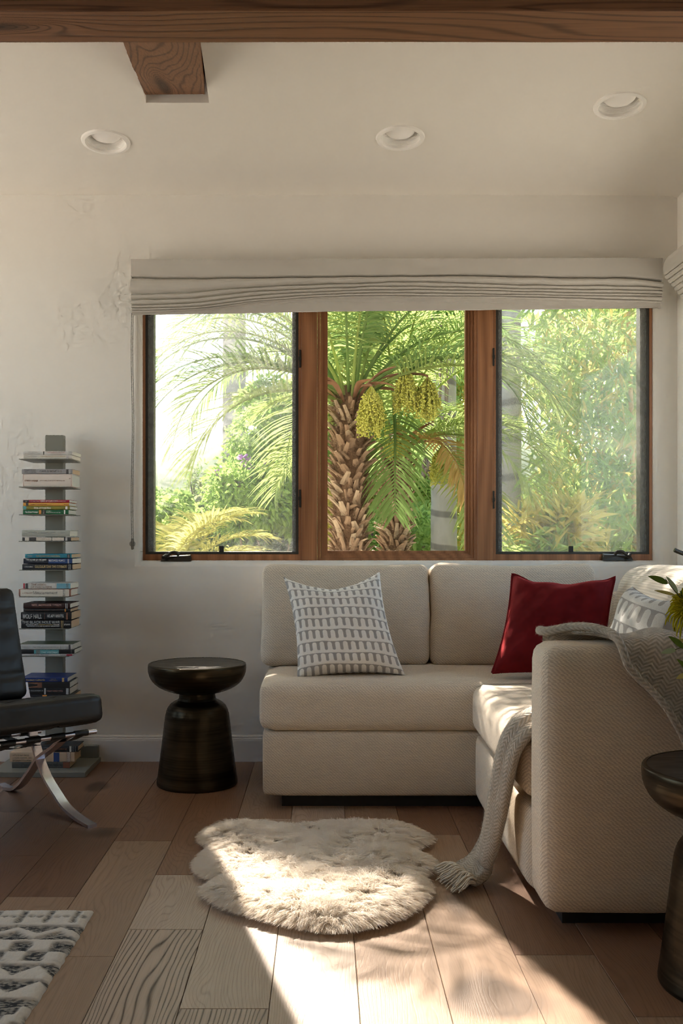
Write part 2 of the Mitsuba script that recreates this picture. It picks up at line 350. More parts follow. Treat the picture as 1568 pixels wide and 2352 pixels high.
for k in range(-13, 11):
    x0, x1 = X00 + k * PW, X00 + (k + 1) * PW
    js = joints.get(k) or [prn.uniform(2.9, 4.2), prn.uniform(1.4, 2.6)]
    js = list(js)
    while js[-1] > YP + 1.6: js.append(js[-1] - prn.uniform(1.2, 1.9))
    ys = [YW - .002] + [j for j in js if j > YP + .1] + [YP]
    for i in range(len(ys) - 1):
        a, b = max(ys[i + 1], YP), ys[i]
        if b - a < .05: continue
        g = .0007; lift = prn.uniform(0, .0006)
        m = bevel(max(x0 + g, XL - .1), min(x1 - g, XR + .1), a + g, b - g, -.0145, lift, .0012)
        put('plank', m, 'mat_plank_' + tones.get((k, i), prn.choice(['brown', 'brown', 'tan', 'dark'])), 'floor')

# ------------------------------------------------------------- the windows
YG = 4.775                                                         # plane of the glass
def wx(px, y): return (px - PX) / F * y
def wz(py, y): return H - (py - PY) / F * y
def ring_frame(x0, x1, z0, z1, y0, y1, wl, wr, wb, wt, name, m, parent):
    """four mitred bars: outer rectangle, bar widths left, right, bottom, top"""
    ms = []
    o = [(x0, z0), (x1, z0), (x1, z1), (x0, z1)]; i = [(x0 + wl, z0 + wb), (x1 - wr, z0 + wb), (x1 - wr, z1 - wt), (x0 + wl, z1 - wt)]
    for k in range(4):
        q = [o[k], o[(k + 1) % 4], i[(k + 1) % 4], i[k]]
        v = [(a, y0, b) for a, b in q] + [(a, y1, b) for a, b in q]
        ms.append(trimesh.Trimesh(v, [[0, 2, 1], [0, 3, 2], [4, 5, 6], [4, 6, 7], [0, 1, 5], [0, 5, 4], [1, 2, 6], [1, 6, 5], [2, 3, 7], [2, 7, 6], [3, 0, 4], [3, 4, 7]], process=False))
    return put(name, cat(ms), m, parent)
ZT = WZ1 - .004
yf = YW + .055
def window(n, px0, px1, gl, gr, kind, label):
    k = key_for(f'window_{n}'); lab(k, label, kind='structure')
    x0, x1 = wx(px0, yf), wx(px1, yf); z0 = wz(1287.5, yf)
    a, b = wx(gl, YG), wx(gr, YG)
    if kind == 'casement':
        d = .012
        ring_frame(x0, x1, z0, ZT, yf, YG + .05, d, d, .030, .03, 'wood_frame', 'mat_frame_wood', k)
        # dark insect-screen frame proud of the sash, then the sash round the glass
        s0, s1, zs = x0 + d + .0005, x1 - d - .0005, z0 + .0305
        ring_frame(s0, s1, zs, ZT - .031, yf + .006, yf + .02, .012, .012, .011, .012, 'screen_frame', 'mat_bronze_sash', k)
        ring_frame(s0, s1, zs, ZT - .031, yf + .024, YG + .03, a - s0, s1 - b, .011, .03, 'sash', 'mat_bronze_sash', k)
        xa, xb, za, zb_ = s0 + .012, s1 - .012, zs + .011, ZT - .043; r = .00013
        tri = np.array([[0, -r * 1.1], [r, r * .7], [-r, r * .7]]); V = []
        for x in np.arange(xa, xb, .0020): V += [(x + t[0], yf + .013 + t[1], z) for z in (za, zb_) for t in tri]
        for z in np.arange(za, zb_, .0020): V += [(x, yf + .0134 + t[1], z + t[0]) for x in (xa, xb) for t in tri]
        o = (np.arange(len(V) // 6) * 6)[:, None, None]
        lab(put('insect_screen', trimesh.Trimesh(np.array(V), (np.array([[0, 1, 4], [0, 4, 3], [1, 2, 5], [1, 5, 4], [2, 0, 3], [2, 3, 5]])[None] + o).reshape(-1, 3), process=False), 'mat_screen_wire', k), 'fine pale wire insect screen', kind='stuff')
        gz0 = wz(1266, YG) - .004
    else:
        ring_frame(x0, x1, z0, ZT, yf, YG + .05, .014, .014, .012, .03, 'wood_frame', 'mat_frame_wood', k)
        # stepped wooden moulding round the fixed pane
        for i, (yy, f) in enumerate(((yf + .008, .35), (yf + .018, .62), (yf + .03, 1.0))):
            s0, s1 = x0 + .0145, x1 - .0145; wl, wr = (a - s0) * f, (s1 - b) * f; wb = (wz(1265, YG) - z0 - .0125) * f
            ring_frame(s0, s1, z0 + .0125, ZT - .031, yy, yy + (.012 if i < 2 else .04), wl, wr, wb, .02 * f, 'moulding', 'mat_frame_wood', k)
        gz0 = wz(1265, YG) - .004
    put('pane', grid_mesh(np.array([[(x, YG, z) for z in (gz0, ZT - .04)] for x in (a - .004, b + .004)])), 'mat_glass', k)
    return k, x0, x1, z0
w1 = window(1, 327.5, 691, 355, 671, 'casement', 'left casement window with dark sash and insect screen')
w2 = window(2, 729, 1095, 752, 1067, 'fixed', 'middle fixed window pane in stepped brown wood moulding')
w3 = window(3, 1132.5, 1497, 1150, 1465, 'casement', 'right casement window with dark sash and insect screen')
for i, (p0, p1) in enumerate(((691.5, 728.5), (1095.5, 1132))):
    m = bevel(wx(p0, yf), wx(p1, yf), yf - .006, YG + .05, wz(1287.5, yf), ZT, .002)
    lab(put('window_post', m, 'mat_frame_wood'), ['brown wooden post between left and middle window', 'brown wooden post between middle and right window'][i], 'window post', 'posts between the windows')
# hinges, pull tabs and crank handles belong to the casements
for wk, px, pys in ((w1[0], 688.5, (824, 1145)), (w3[0], 1133, (820, 1148))):
    for py in pys:
        q = P(px, py, yf - .006); put('hinge', cat([bevel(q[0] - .004, q[0] + .004, q[1] - .006, q[1] + .005, q[2] - .042, q[2] + .042, .001), bevel(q[0] - .006, q[0] + .006, q[1] - .009, q[1] - .004, q[2] - .009, q[2] + .009, .001)]), 'mat_dark_metal', wk)
for wk, px in ((w1[0], 508.5), (w3[0], 1310.5)):
    q = P(px, 1261, yf + .004); put('pull_tab', bevel(q[0] - .011, q[0] + .011, q[1] - .003, q[1] + .002, q[2] - .014, q[2] + .014, .001), 'mat_black', wk)
def crank(parent, o, ex, ey, flip=1):
    """operator: sloping housing, hub and folding arm with knob; local x along the sill, y out of the wall"""
    ez = np.array([0, 0, 1.0]); M = frame_of(o, ex, ey, ez)
    hull = trimesh.convex.convex_hull(np.array([(-.072 * flip, 0, -.016), (.072 * flip, 0, -.016), (-.072 * flip, .032, -.016), (.072 * flip, .032, -.016), (.066 * flip, .006, .016), (.01 * flip, .006, .014), (-.066 * flip, .004, .008), (-.066 * flip, .020, .006), (.062 * flip, .022, .010), (.01 * flip, .026, .004)]))
    k = put('crank_handle', mv(hull, M), 'mat_dark_metal', parent)
    arm = tube(spline([(.012 * flip, .028, .012), (.004 * flip, .036, .024), (-.016 * flip, .040, .026), (-.036 * flip, .040, .012), (-.048 * flip, .040, .004)], 14), np.linspace(.0085, .0055, 14), 10)
    put('crank_arm', mv(arm, M), 'mat_dark_metal', k, 40)
    kn = trimesh.creation.cylinder(.0085, .03, sections=16); kn.apply_transform(rot(math.radians(70), 0, math.radians(25))); kn.apply_translation((-.05 * flip, .043, .007))
    put('knob', mv(kn, M), 'mat_dark_metal', k, 40)
crank(w1[0], P(406, 1281, yf - .001), np.array([1., 0, 0]), np.array([0, -1., 0]), 1)
crank(w3[0], P(1414, 1279, yf - .001), np.array([1., 0, 0]), np.array([0, -1., 0]), -1)
# the side window (outside the frame but it lights the room)
k4 = lab(key_for('window_4'), 'side window in the right wall, outside the frame', kind='structure')
def side_frame(y0, y1, z0, z1, b, name, m):
    ms = [B(XR + .06, XR + .11, y0, y1, z0, z0 + b), B(XR + .06, XR + .11, y0, y1, z1 - b, z1), B(XR + .06, XR + .11, y0, y0 + b, z0 + b, z1 - b), B(XR + .06, XR + .11, y1 - b, y1, z0 + b, z1 - b)]
    put(name, cat(ms), m, k4)
side_frame(2.56, 4.41, .95, 2.19, .035, 'wood_frame', 'mat_frame_wood')
side_frame(2.60, 4.37, .99, 2.15, .03, 'sash', 'mat_bronze_sash')
put('pane', grid_mesh(np.array([[(XR + .085, y, z) for z in (1.0, 2.14)] for y in (2.61, 4.36)])), 'mat_glass', k4)
crank(k4, np.array([XR + .045, 4.28, .99]), np.array([0, -1., 0]), np.array([-1., 0, 0]), -1)
put('crank_arm', tube(spline([(XR + .04, 4.27, .985), (1.62, 4.285, .978), (1.565, 4.295, .976), (1.545, 4.30, .982), (1.512, 4.30, .996)], 18), np.r_[np.full(13, .0065), np.full(5, .0095)], 10), 'mat_dark_metal', k4, 40)
for px in (1158, 1456):                                            # small round stamp etched in the corners of the right pane
    q = P(px, 1252, YG - .0012); m = cat([trimesh.creation.annulus(.0085, .0094, .0004, sections=28), B(-.005, .005, -.0005, .0005, -.0002, .0002), B(-.004, .004, .003, .0038, -.0002, .0002), B(-.004, .004, -.0038, -.003, -.0002, .0002)])
    put('glass_stamp', mv(m, rot(math.pi / 2, 0, 0), t=q), 'mat_screen_wire', w3[0])

# ------------------------------------------------------------- roman shades
def h_linen(p, n, uv): return noise(p.x * 900, p.z * 900, p.y * 900) * .0002 + fbm(p.x * 9, p.z * 14, p.y * 9, 2) * .002
mat('shade_linen', bump(pr((.50, .475, .43), .85, spec=.15, sheen=.2), h_linen, 1.0, .001))
ctrl_px = [301, 420, 600, 760, 880, 1000, 1140, 1300, 1420, 1521]
# py of the fold edges along the shade, read off the photograph: valance hem, folds ..., hem of the bottom flap
folds = {301: [595, 637, 676, 688, 699, 706, 712, 716, 722], 420: [595, 640, 672, 685, 696, 704, 709, 712, 720], 600: [594.5, 638, 659, 668, 677, 685, 690, 692, 717], 760: [594, 636, 652, 661, 668, 674, 680, 683, 714],
         880: [594, 635, 648, 657, 664, 671, 677, 681, 712.5], 1000: [593.5, 634, 648, 658, 665, 672, 678, 682, 711.5], 1140: [593, 635, 652, 660, 667, 674, 679, 683, 710], 1300: [592.5, 638, 656, 664, 671, 677, 682, 690, 708.5],
         1420: [592, 639, 656, 665, 672, 679, 686, 692, 707], 1521: [592, 648, 660, 667, 674, 680, 690, 694, 706]}
YS = 4.565
def shade(to3, n=150):
    from scipy.interpolate import PchipInterpolator
    fb = PchipInterpolator(ctrl_px, np.array([folds[c] for c in ctrl_px]))
    rows = []
    for px in np.linspace(301, 1521, n):
        b = fb(px) + (meshkit.noise(np.array([[px * .021, k * 3.1, 1.] for k in range(9)])) - .5) * np.array([.6, 2.0, 3, 2.2, 1.6, 1.2, 1.5, 1.5, 1.0])
        row = []
        for k in range(8):
            z0, z1 = wz(b[k], YS), wz(b[k + 1], YS)
            for s in np.linspace(0, 1, 9 if k else 13)[:-1]:
                if k == 0: y = YS + .002 - .006 * s + (meshkit.noise(np.array([px * .012, s * 2, 4.])) - .5) * .008 - .018 * max(0, (s - .86) / .14) ** 2 * 0
                elif k == 7: y = YS + .03 - .012 * s
                else: y = YS - .004 + .003 * k - min(.02, abs(z1 - z0) * .55) * math.sin(math.pi * s) ** .6 + .016 * (1 - math.sin(math.pi * s)) ** 4 + (meshkit.noise(np.array([px * .03, s + k, 9.])) - .5) * .006
                row.append((px, y, z0 + (z1 - z0) * s))
            if k == 0: row.append((px, YS + .012, z1 + .004)); row.append((px, YS + .03, z1 + .002))
        row.append((px, YS + .018, wz(b[8], YS))); row.append((px, YS + .021, wz(b[8], YS) + .004)); row.append((px, YS + .03, wz(b[6], YS)))
        rows.append(row)
    A = np.array(rows); X = (A[..., 0] - PX) / F * YS
    return grid_mesh(to3(X, A[..., 1], A[..., 2]))
ks = thing('roman_shade', 'grey linen roman shade gathered above the three-part window', 'window shade')
put('folded_cloth', shade(lambda x, y, z: np.stack([x, y, z], -1)), 'mat_shade_linen', ks, True)
zt_, zl_ = wz(594.5, YS), wz(637, YS)
xl_, xr_ = wx(301, YS), wx(1521, YS)
put('head_rail', cat([B(xl_ + .002, xr_ - .002, YS + .008, YW - .001, zt_ - .035, zt_ - .001), B(xl_ - .0015, xl_ + .0015, YS + .004, YW - .001, zl_ + .0, zt_ - .001), B(xr_ - .0015, xr_ + .0015, YS + .004, YW - .001, zl_, zt_ - .001)]), 'mat_shade_linen', ks)
xc = wx(304, 4.63)
ball = trimesh.creation.icosphere(1, .0023)
bead = []
for i in range(190):
    z = 2.09 - i * .0058
    for dx in (-.003, .004): bead.append(mv(ball, t=(xc + dx + .0025 * math.sin(z * 9), 4.63, z + (0 if dx < 0 else .0029))))
lab(put('bead_chain', cat(bead), 'mat_dark_metal', ks, True), 'dark beaded pull chain', kind='stuff')
q = P(304, 1249, 4.645)
ten = cat([trimesh.creation.torus(.011, .0035, 24, 10), trimesh.creation.cylinder(.0085, .008, sections=24), B(-.006, .006, -.026, .024, -.004, .004), mv(trimesh.creation.cylinder(.0045, .011, sections=14), t=(0, -.019, 0))])
plain('clear_plastic', (.30, .28, .25), .15, clearcoat=.7)
put('chain_tensioner', mv(ten, rot(math.pi / 2, 0, 0), t=q), 'mat_clear_plastic', ks, 40)
# the shade on the right wall: same make, hung along y
ks2 = thing('roman_shade', 'folded grey linen roman shade cut off by the right edge of the picture', 'window shade')
prof = [(1.655, 2.345), (1.60, 2.345), (1.562, 2.325), (1.545, 2.305), (1.535, 2.28), (1.532, 2.255), (1.540, 2.233)]
ez = 2.236
for i in range(6):
    x0 = 1.541 + i * .0135
    prof += [(x0 + .008, ez), (x0 - .002, ez - .008), (x0 + .002, ez - .018), (x0 + .012, ez - .021)]
    ez -= .0175
prof += [(1.625, ez - .004), (1.64, ez + .01), (1.65, ez + .05)]
pr2 = spline([(a, 0, b) for a, b in prof], 110)
rows = []
for y in np.linspace(4.50, 2.5, 60):
    wv = (meshkit.noise(np.stack([pr2[:, 2] * 30, np.full(110, y * 6), np.full(110, 2.)], 1)) - .5) * .006
    rows.append(np.stack([pr2[:, 0] + wv, np.full(110, y), pr2[:, 2] + wv * .7], 1))
sm = grid_mesh(np.array(rows))
cap = Polygon([(a, b) for a, _, b in pr2] + [(1.654, 2.12)]).buffer(0)
cap = max(getattr(cap, 'geoms', [cap]), key=lambda g: g.area)
cv, cf = trimesh.creation.triangulate_polygon(cap, engine='earcut')
put('folded_cloth', sm, 'mat_shade_linen', ks2, True)
put('end_return', trimesh.Trimesh(np.c_[cv[:, 0], np.full(len(cv), 4.501), cv[:, 1]], cf, process=False), 'mat_shade_linen', ks2)
# ------------------------------------------------------------- sectional sofa
def weave_uv(p, n):
    ax, ay, az = dr.abs(n.x), dr.abs(n.y), dr.abs(n.z)
    u = dr.select((ax > ay) & (ax > az), p.y, p.x)
    v = dr.select((az > ax) & (az > ay), p.y, p.z)
    return u, v
def weave_h(p, n):
    u, v = weave_uv(p, n)
    k = 2 * math.pi / .0062
    row = dr.floor(v / .0034); j = cell_rand(row, 5.0) * .9
    a = u * k * .5 + row * math.pi * .62 + j + 2.2 * noise(u * 150, v * 90, 3.0)
    return (.5 + .5 * dr.sin(a)) ** 1 * dr.sqrt(dr.maximum(0.0, 1 - dr.square(2 * (v / .0034 - row) - 1) * .85))
def f_weave(p, n, uv):
    u, v = weave_uv(p, n)
    t = weave_h(p, n)
    slub = .93 + .14 * noise(u * 40, v * 480, 2.0)
    return mix((.43, .35, .26), (.76, .665, .54), .25 + .75 * t) * slub
mat('sofa_fabric', bump(pr(mikit.proc(f_weave), .9, spec=.12, sheen=.25), lambda p, n, uv: weave_h(p, n) * .0011, 1.0, 7e-4))
def f_rib(p, n, uv):
    t = .5 + .5 * dr.sin((p.z * .8 + p.x * .6) * 2 * math.pi / .011)
    return mix((.50, .445, .365), (.62, .56, .47), t)
mat('sofa_rib', bump(pr(mikit.proc(f_rib), .9, spec=.12, sheen=.25), lambda p, n, uv: (.5 + .5 * dr.sin((p.z * .8 + p.x * .6) * 2 * math.pi / .011)) * .0007 + weave_h(p, n) * .0005, 1.0, 7e-4))
sofa = thing('sectional_sofa', 'L-shaped sectional sofa in oatmeal woven fabric under the window', 'sofa')
def soft(name, *a, m='mat_sofa_fabric', parent=None, tilt=0, axis='x', **k):
    g = rounded(*a, **k)
    if tilt:
        c = g.bounds.mean(0); c[2] = g.bounds[0][2]
        M = rot(tilt if axis == 'x' else 0, tilt if axis == 'y' else 0, 0)
        g.vertices = (g.vertices - c) @ M[:3, :3].T + c
    return put(name, g, m, parent or sofa, True)
YFR = 3.83
XCH = .575                                                         # front plane of the right-hand module
def seam(pts, r=.003): return tube(np.array(pts), r, 6)
# left module, facing us
soft('base', -.238, 1.2, YFR, 4.60, .05, .305, .022, n=14, bulge=(.004, .010, 0))
soft('seat_cushion', -.250, 1.42, YFR - .006, 4.60, .302, .492, .045, n=22, bulge=(.006, .012, .010), wrinkle=.004, seed=2)
put('plinth', B(-.165, 1.55, YFR + .065, 4.58, 0, .055), 'mat_black', sofa)
soft('back_frame', -.235, 1.6, 4.50, 4.645, .30, .80, .05, n=8)
soft('back_cushion', -.272, .458, 4.275, 4.50, .482, .930, .045, n=28, bulge=(.004, .050, -.012), wrinkle=.022, seed=4, tilt=-.10, wf=5)
soft('back_cushion', .464, 1.178, 4.275, 4.50, .482, .930, .045, n=28, bulge=(.004, .050, -.012), wrinkle=.022, seed=8, tilt=-.10, wf=5)
# right module, facing left, ending in the tall arm nearest to us
soft('base', XCH + .004, 1.62, 2.80, YFR + .02, .05, .30, .03, n=14, bulge=(.012, 0, 0))
soft('seat_cushion', XCH - .004, 1.60, 2.825, YFR + .045, .300, .487, .05, n=22, bulge=(.014, 0, .012), wrinkle=.004, seed=6)
put('plinth', B(XCH + .075, 1.6, 2.72, YFR + .1, 0, .055), 'mat_black', sofa)
soft('armrest', .582, 1.625, 2.630, 2.825, .05, .765, .045, n=24, bulge=(.004, .008, .004), wrinkle=.003, seed=3)
soft('back_frame', 1.46, 1.625, 2.82, 4.5, .30, .80, .05, n=8)
soft('back_cushion', 1.15, 1.44, 3.46, 4.20, .478, .925, .085, m='mat_sofa_rib', n=26, bulge=(.05, .01, .02), wrinkle=.03, seed=12, tilt=.22, axis='y', wf=5)
soft('back_cushion', 1.13, 1.44, 2.86, 3.47, .478, .915, .085, m='mat_sofa_rib', n=26, bulge=(.06, .015, .02), wrinkle=.03, seed=15, tilt=.20, axis='y', wf=5)

# ------------------------------------------------------------- throw pillows
def pillow_mesh(w, h, t, n=44, pinch=.10, ears=.0, wrinkle=.012, seed=1, flange=0):
    """two faces sewn along the rim; returns mesh, uv (metres from the centre), side flag"""
    g = np.linspace(-1, 1, n); U, V = np.meshgrid(g, g, indexing='ij')
    x = U * w / 2 * (1 - pinch * (1 - V ** 2) * np.abs(U) ** 3); z = V * h / 2 * (1 - pinch * (1 - U ** 2) * np.abs(V) ** 3)
    lim = 1 - flange
    e = np.clip(1 - np.abs(U / lim) ** 2.6, 0, 1) * np.clip(1 - np.abs(V / lim) ** 2.6, 0, 1)
    d = t / 2 * e ** .42 + .0022
    wv = (meshkit.fbm(np.stack([U * 2.4 + seed, V * 2.4, U * 0 + seed], -1), 3, seed) - .5) * wrinkle * e ** .3
    A = np.stack([x, -(d + wv), z], -1); C = np.stack([x, d, z], -1)
    a, c = grid_mesh(A), grid_mesh(C); c.invert()
    rim = np.r_[[(i, 0) for i in range(n)], [(n - 1, j) for j in range(1, n)], [(i, n - 1) for i in range(n - 2, -1, -1)], [(0, j) for j in range(n - 2, -1, -1)]]
    k = rim[:, 0] * n + rim[:, 1]; f = []
    for i in range(len(k) - 1): f += [[k[i], k[i + 1], k[i + 1] + n * n], [k[i], k[i + 1] + n * n, k[i] + n * n]]
    m = trimesh.Trimesh(np.vstack([a.vertices, c.vertices]), np.vstack([a.faces, c.faces + n * n, np.array(f)]), process=False)
    uv = np.stack([U.ravel() * w / 2, V.ravel() * h / 2], 1)
    return m, np.vstack([uv, uv + [0, 10]]), (U, V)
def f_comb(p, n, uv, dim=1.0):
    """rows of grey combs on pale cotton: a thin line, teeth hanging from it"""
    rowh, tw = .0500, .0335
    x = uv.x; y = uv.y + .012 * dr.sin(uv.x * 4)
    r = dr.floor(y / rowh); t = y / rowh - r                        # 1 at the top of a row
    q = x / tw + .5 * cell_rand(r, 4.0); c = dr.abs(q - dr.floor(q) - .5) * 2
    rf = .0100 + .0008 * noise(x * 30, y * 30); rt = tw / 2 - rf; e = .0007
    xt, xf, yy = c * tw / 2, (1 - c) * tw / 2, t * rowh; yb, yt = .0095, .0455
    arch = smoothstep(rf - e, rf + e, dr.sqrt(dr.square(xf) + dr.square(dr.maximum(yy - (yt - rf), 0))))       # outside the pale arch
    foot = smoothstep(rt + e, rt - e, dr.sqrt(dr.square(xt) + dr.square(dr.minimum(yy - (yb + rt), 0))))       # rounded end of a tooth
    tooth = dr.select(yy > yb + rt, arch, foot) * smoothstep(yt + e, yt - e, yy)
    line = smoothstep(yt - .0012, yt - .0004, yy) * smoothstep(yt + .0022, yt + .0014, yy)
    g = dr.clip(dr.maximum(tooth, line), 0, 1)
    edge = smoothstep(.15, .5, g) * smoothstep(.98, .5, g)
    return mix((.80 * dim, .77 * dim, .71 * dim), (.25, .23, .215), g * .82) * (1 - .3 * edge) * (.94 + .12 * noise(x * 700, y * 700))
def h_comb(p, n, uv): return -mi.luminance(f_comb(p, n, uv)) * -.0035
mat('comb_cotton', bump(pr(mikit.proc(f_comb), .9, spec=.1, sheen=.3), h_comb, 1.0, 8e-4))
mat('red_velvet', pr(mikit.proc(lambda p, n, uv: mix((.07, .002, .003), (.125, .005, .007), fbm(uv.x * 22, uv.y * 22, 2.0))), .75, spec=.1, sheen=1.0, sheen_tint=.8))
def place_corners(m, UV, w, h, c4, bend=0):
    """bilinear: the pillow's flat outline goes to four 3-D corners (TL, TR, BL, BR), its thickness along their normal"""
    TL, TR, BL, BR = map(np.asarray, c4)
    v = np.array(m.vertices); a = v[:, 0] / w + .5; b = v[:, 2] / h + .5
    base = (BL * ((1 - a) * (1 - b))[:, None] + BR * (a * (1 - b))[:, None] + TL * ((1 - a) * b)[:, None] + TR * (a * b)[:, None])
    nrm = unit(np.cross(TR - BL, TL - BR)); nrm = nrm if nrm[1] < 0 else -nrm
    return trimesh.Trimesh(base - nrm * v[:, 1:2], m.faces, process=False)
pm, puv, UV = pillow_mesh(.46, .46, .19, pinch=.10, seed=3, wrinkle=.034)
# top edge slumps in the middle, one corner ear sticks up
v = np.array(pm.vertices); U, V = v[:, 0] / .23, v[:, 2] / .23
v[:, 2] -= .062 * np.clip(V, 0, 1) ** 2 * (1 - np.clip(np.abs(U + .06), 0, 1) ** 1.5)
v[:, 1] += .05 * np.clip(V, 0, 1) ** 3 * (1 - np.abs(U))
pm = trimesh.Trimesh(v, pm.faces, process=False)
pA = place_corners(pm, UV, .46, .46, (P(650, 1322, 4.16), P(872, 1314, 4.17), P(682, 1561, 3.985), P(930, 1551, 3.985)))
lab(put('throw_pillow', pA, 'mat_comb_cotton', smooth=True, uv=puv), 'square pale pillow with grey comb-tooth pattern leaning on the left back cushion', 'pillow')
pm, puv, UV = pillow_mesh(.46, .44, .17, pinch=.08, seed=9, wrinkle=.032, flange=.035)
v = np.array(pm.vertices); U, V = v[:, 0] / .23, v[:, 2] / .22
v[:, 2] -= .032 * np.clip(V, 0, 1) ** 2 * (1 - np.clip(np.abs(U), 0, 1) ** 2) + .006 * np.sin(U * 9) * np.clip(V, 0, 1) ** 4
pm = trimesh.Trimesh(v, pm.faces, process=False)
pR = place_corners(pm, UV, .46, .44, (P(1176, 1320, 4.12), P(1412, 1324, 3.98), P(1130, 1545, 3.90), P(1392, 1560, 3.80)))
lab(put('throw_pillow', pR, 'mat_red_velvet', smooth=True, uv=puv), 'dark red velvet pillow with flanged edge in the sofa corner', 'pillow')
rimi = [(i, 0) for i in range(44)] + [(43, j) for j in range(1, 44)] + [(i, 43) for i in range(42, -1, -1)] + [(0, j) for j in range(42, -1, -1)]
rp_ = (np.array(pR.vertices)[[i * 44 + j for i, j in rimi]] + np.array(pR.vertices)[[i * 44 + j + 44 * 44 for i, j in rimi]]) / 2
put('piping', tube(rp_, .0055, 8), 'mat_red_velvet', 'throw_pillow_001', True)
def f_comb_big(p, n, uv): return f_comb(p, n, mi.Point2f(uv.x * .5, uv.y * .58), .68)
mat('comb_cotton_big', bump(pr(mikit.proc(f_comb_big), .9, spec=.1, sheen=.3), lambda p, n, uv: mi.luminance(f_comb_big(p, n, uv)) * .005, 1.0, 8e-4))
pm, puv, UV = pillow_mesh(.44, .44, .16, pinch=.09, seed=5, wrinkle=.02)
pG = place_corners(pm, UV, .44, .44, (np.array([1.045, 3.38, .885]), np.array([1.09, 3.02, .86]), np.array([.93, 3.30, .492]), np.array([.96, 2.92, .492])))
lab(put('throw_pillow', pG, 'mat_comb_cotton_big', smooth=True, uv=puv), 'grey patterned pillow at the right edge, half hidden behind the blanket and flower', 'pillow')

# ------------------------------------------------------------- knitted throw blanket: one cloth over the armrest, the seat and down to the floor
def f_knit(p, n, uv):
    u, v = uv.x, uv.y
    s = u / .036; k = dr.abs(s - dr.floor(s) - .5) * 2             # chevron columns
    r = .5 + .5 * dr.sin(2 * math.pi * (v / .0115 + k * 1.3))
    return mix((.30, .26, .205), (.52, .46, .385), dr.clip(.15 + .8 * r + .5 * (fbm(u * 160, v * 160, 2.0, 2) - .5), 0, 1))
def h_knit(p, n, uv):
    u, v = uv.x, uv.y
    s = u / .036; k = dr.abs(s - dr.floor(s) - .5) * 2
    return (.5 + .5 * dr.sin(2 * math.pi * (v / .0115 + k * 1.3))) * .0025 + fbm(u * 90, v * 90, 1.0, 2) * .004
mat('knit', bump(pr(mikit.proc(f_knit), .95, spec=.08, sheen=.6), h_knit, 1.0, 7e-4))
mat('yarn', {'type': 'twosided', 'b': {'type': 'diffuse', 'reflectance': {'type': 'rgb', 'value': [.66, .60, .51]}}})
blanket = thing('throw_blanket', 'grey-beige herringbone throw over the armrest, hanging from the seat down to the floor', 'blanket')
# the bundle that slides off the seat
path = np.array([(.98, 2.93, .515), (.80, 2.93, .530), (.66, 2.925, .528), (.585, 2.925, .500), (.545, 2.935, .430), (.528, 2.955, .330), (.515, 2.99, .220), (.500, 3.025, .120), (.480, 3.045, .060), (.452, 3.035, .038), (.425, 3.012, .032)])
wid = np.array([.13, .13, .128, .120, .115, .110, .102, .090, .080, .074, .072])
thk = np.array([.018, .025, .032, .036, .036, .034, .034, .034, .032, .030, .026])
n1, n2 = 90, 40
ps, ws, ts = spline(path, n1), spline(np.c_[np.arange(11.), wid], n1)[:, 1], spline(np.c_[np.arange(11.), thk], n1)[:, 1]
tg = np.gradient(ps, axis=0); tg /= np.linalg.norm(tg, axis=1, keepdims=True)
side = np.array([.12, 1, .02]) - tg * (tg @ np.array([.12, 1, .02]))[:, None]; side /= np.linalg.norm(side, axis=1, keepdims=True)
for i in range(n1):                                                # on the floor the toe turns towards the left and us
    s = max(0, (i / (n1 - 1) - .86) / .14); side[i] = unit(side[i] * (1 - s) + np.array([-.35, .93, 0]) * s)
nr = np.cross(tg, side)
nr *= np.sign(nr[n1 // 2] @ np.array([-1, 0, 0]))
an = np.linspace(0, 2 * np.pi, n2 + 1)
rows = []; uvs = []
L = np.r_[0, np.cumsum(np.linalg.norm(np.diff(ps, axis=0), axis=1))]
for i in range(n1):
    ca, sa = np.cos(an), np.sin(an)
    rr = 1 + .10 * np.sin(3 * an + 2.2 + i * .03) + .05 * np.sin(5 * an - i * .05)
    crease = -.45 * np.exp(-((an - 1.15) / .22) ** 2) - .25 * np.exp(-((an - 2.3) / .2) ** 2)
    X = ws[i] * np.sign(ca) * np.abs(ca) ** .8 * rr; Y = ts[i] * (np.sign(sa) * np.abs(sa) ** .8 * rr + crease)
    rows.append(ps[i] + X[:, None] * side[i] + Y[:, None] * nr[i]); uvs.append(np.c_[an * (ws[i] * 2.4 / np.pi), np.full(n2 + 1, L[i])])
for q_ in (.93, .7, .3, .02):
    e_ = ps[-1] + tg[-1] * .022 * (1 - q_) ; rows.append(e_ + (rows[n1 - 1] - ps[-1]) * q_); uvs.append(uvs[n1 - 1] + [0, .02 * (1 - q_)])
rows = np.array(rows)
rows[..., 2] = np.maximum(rows[..., 2], .004)
bm = grid_mesh(rows)
buv = np.array(uvs).reshape(-1, 2)
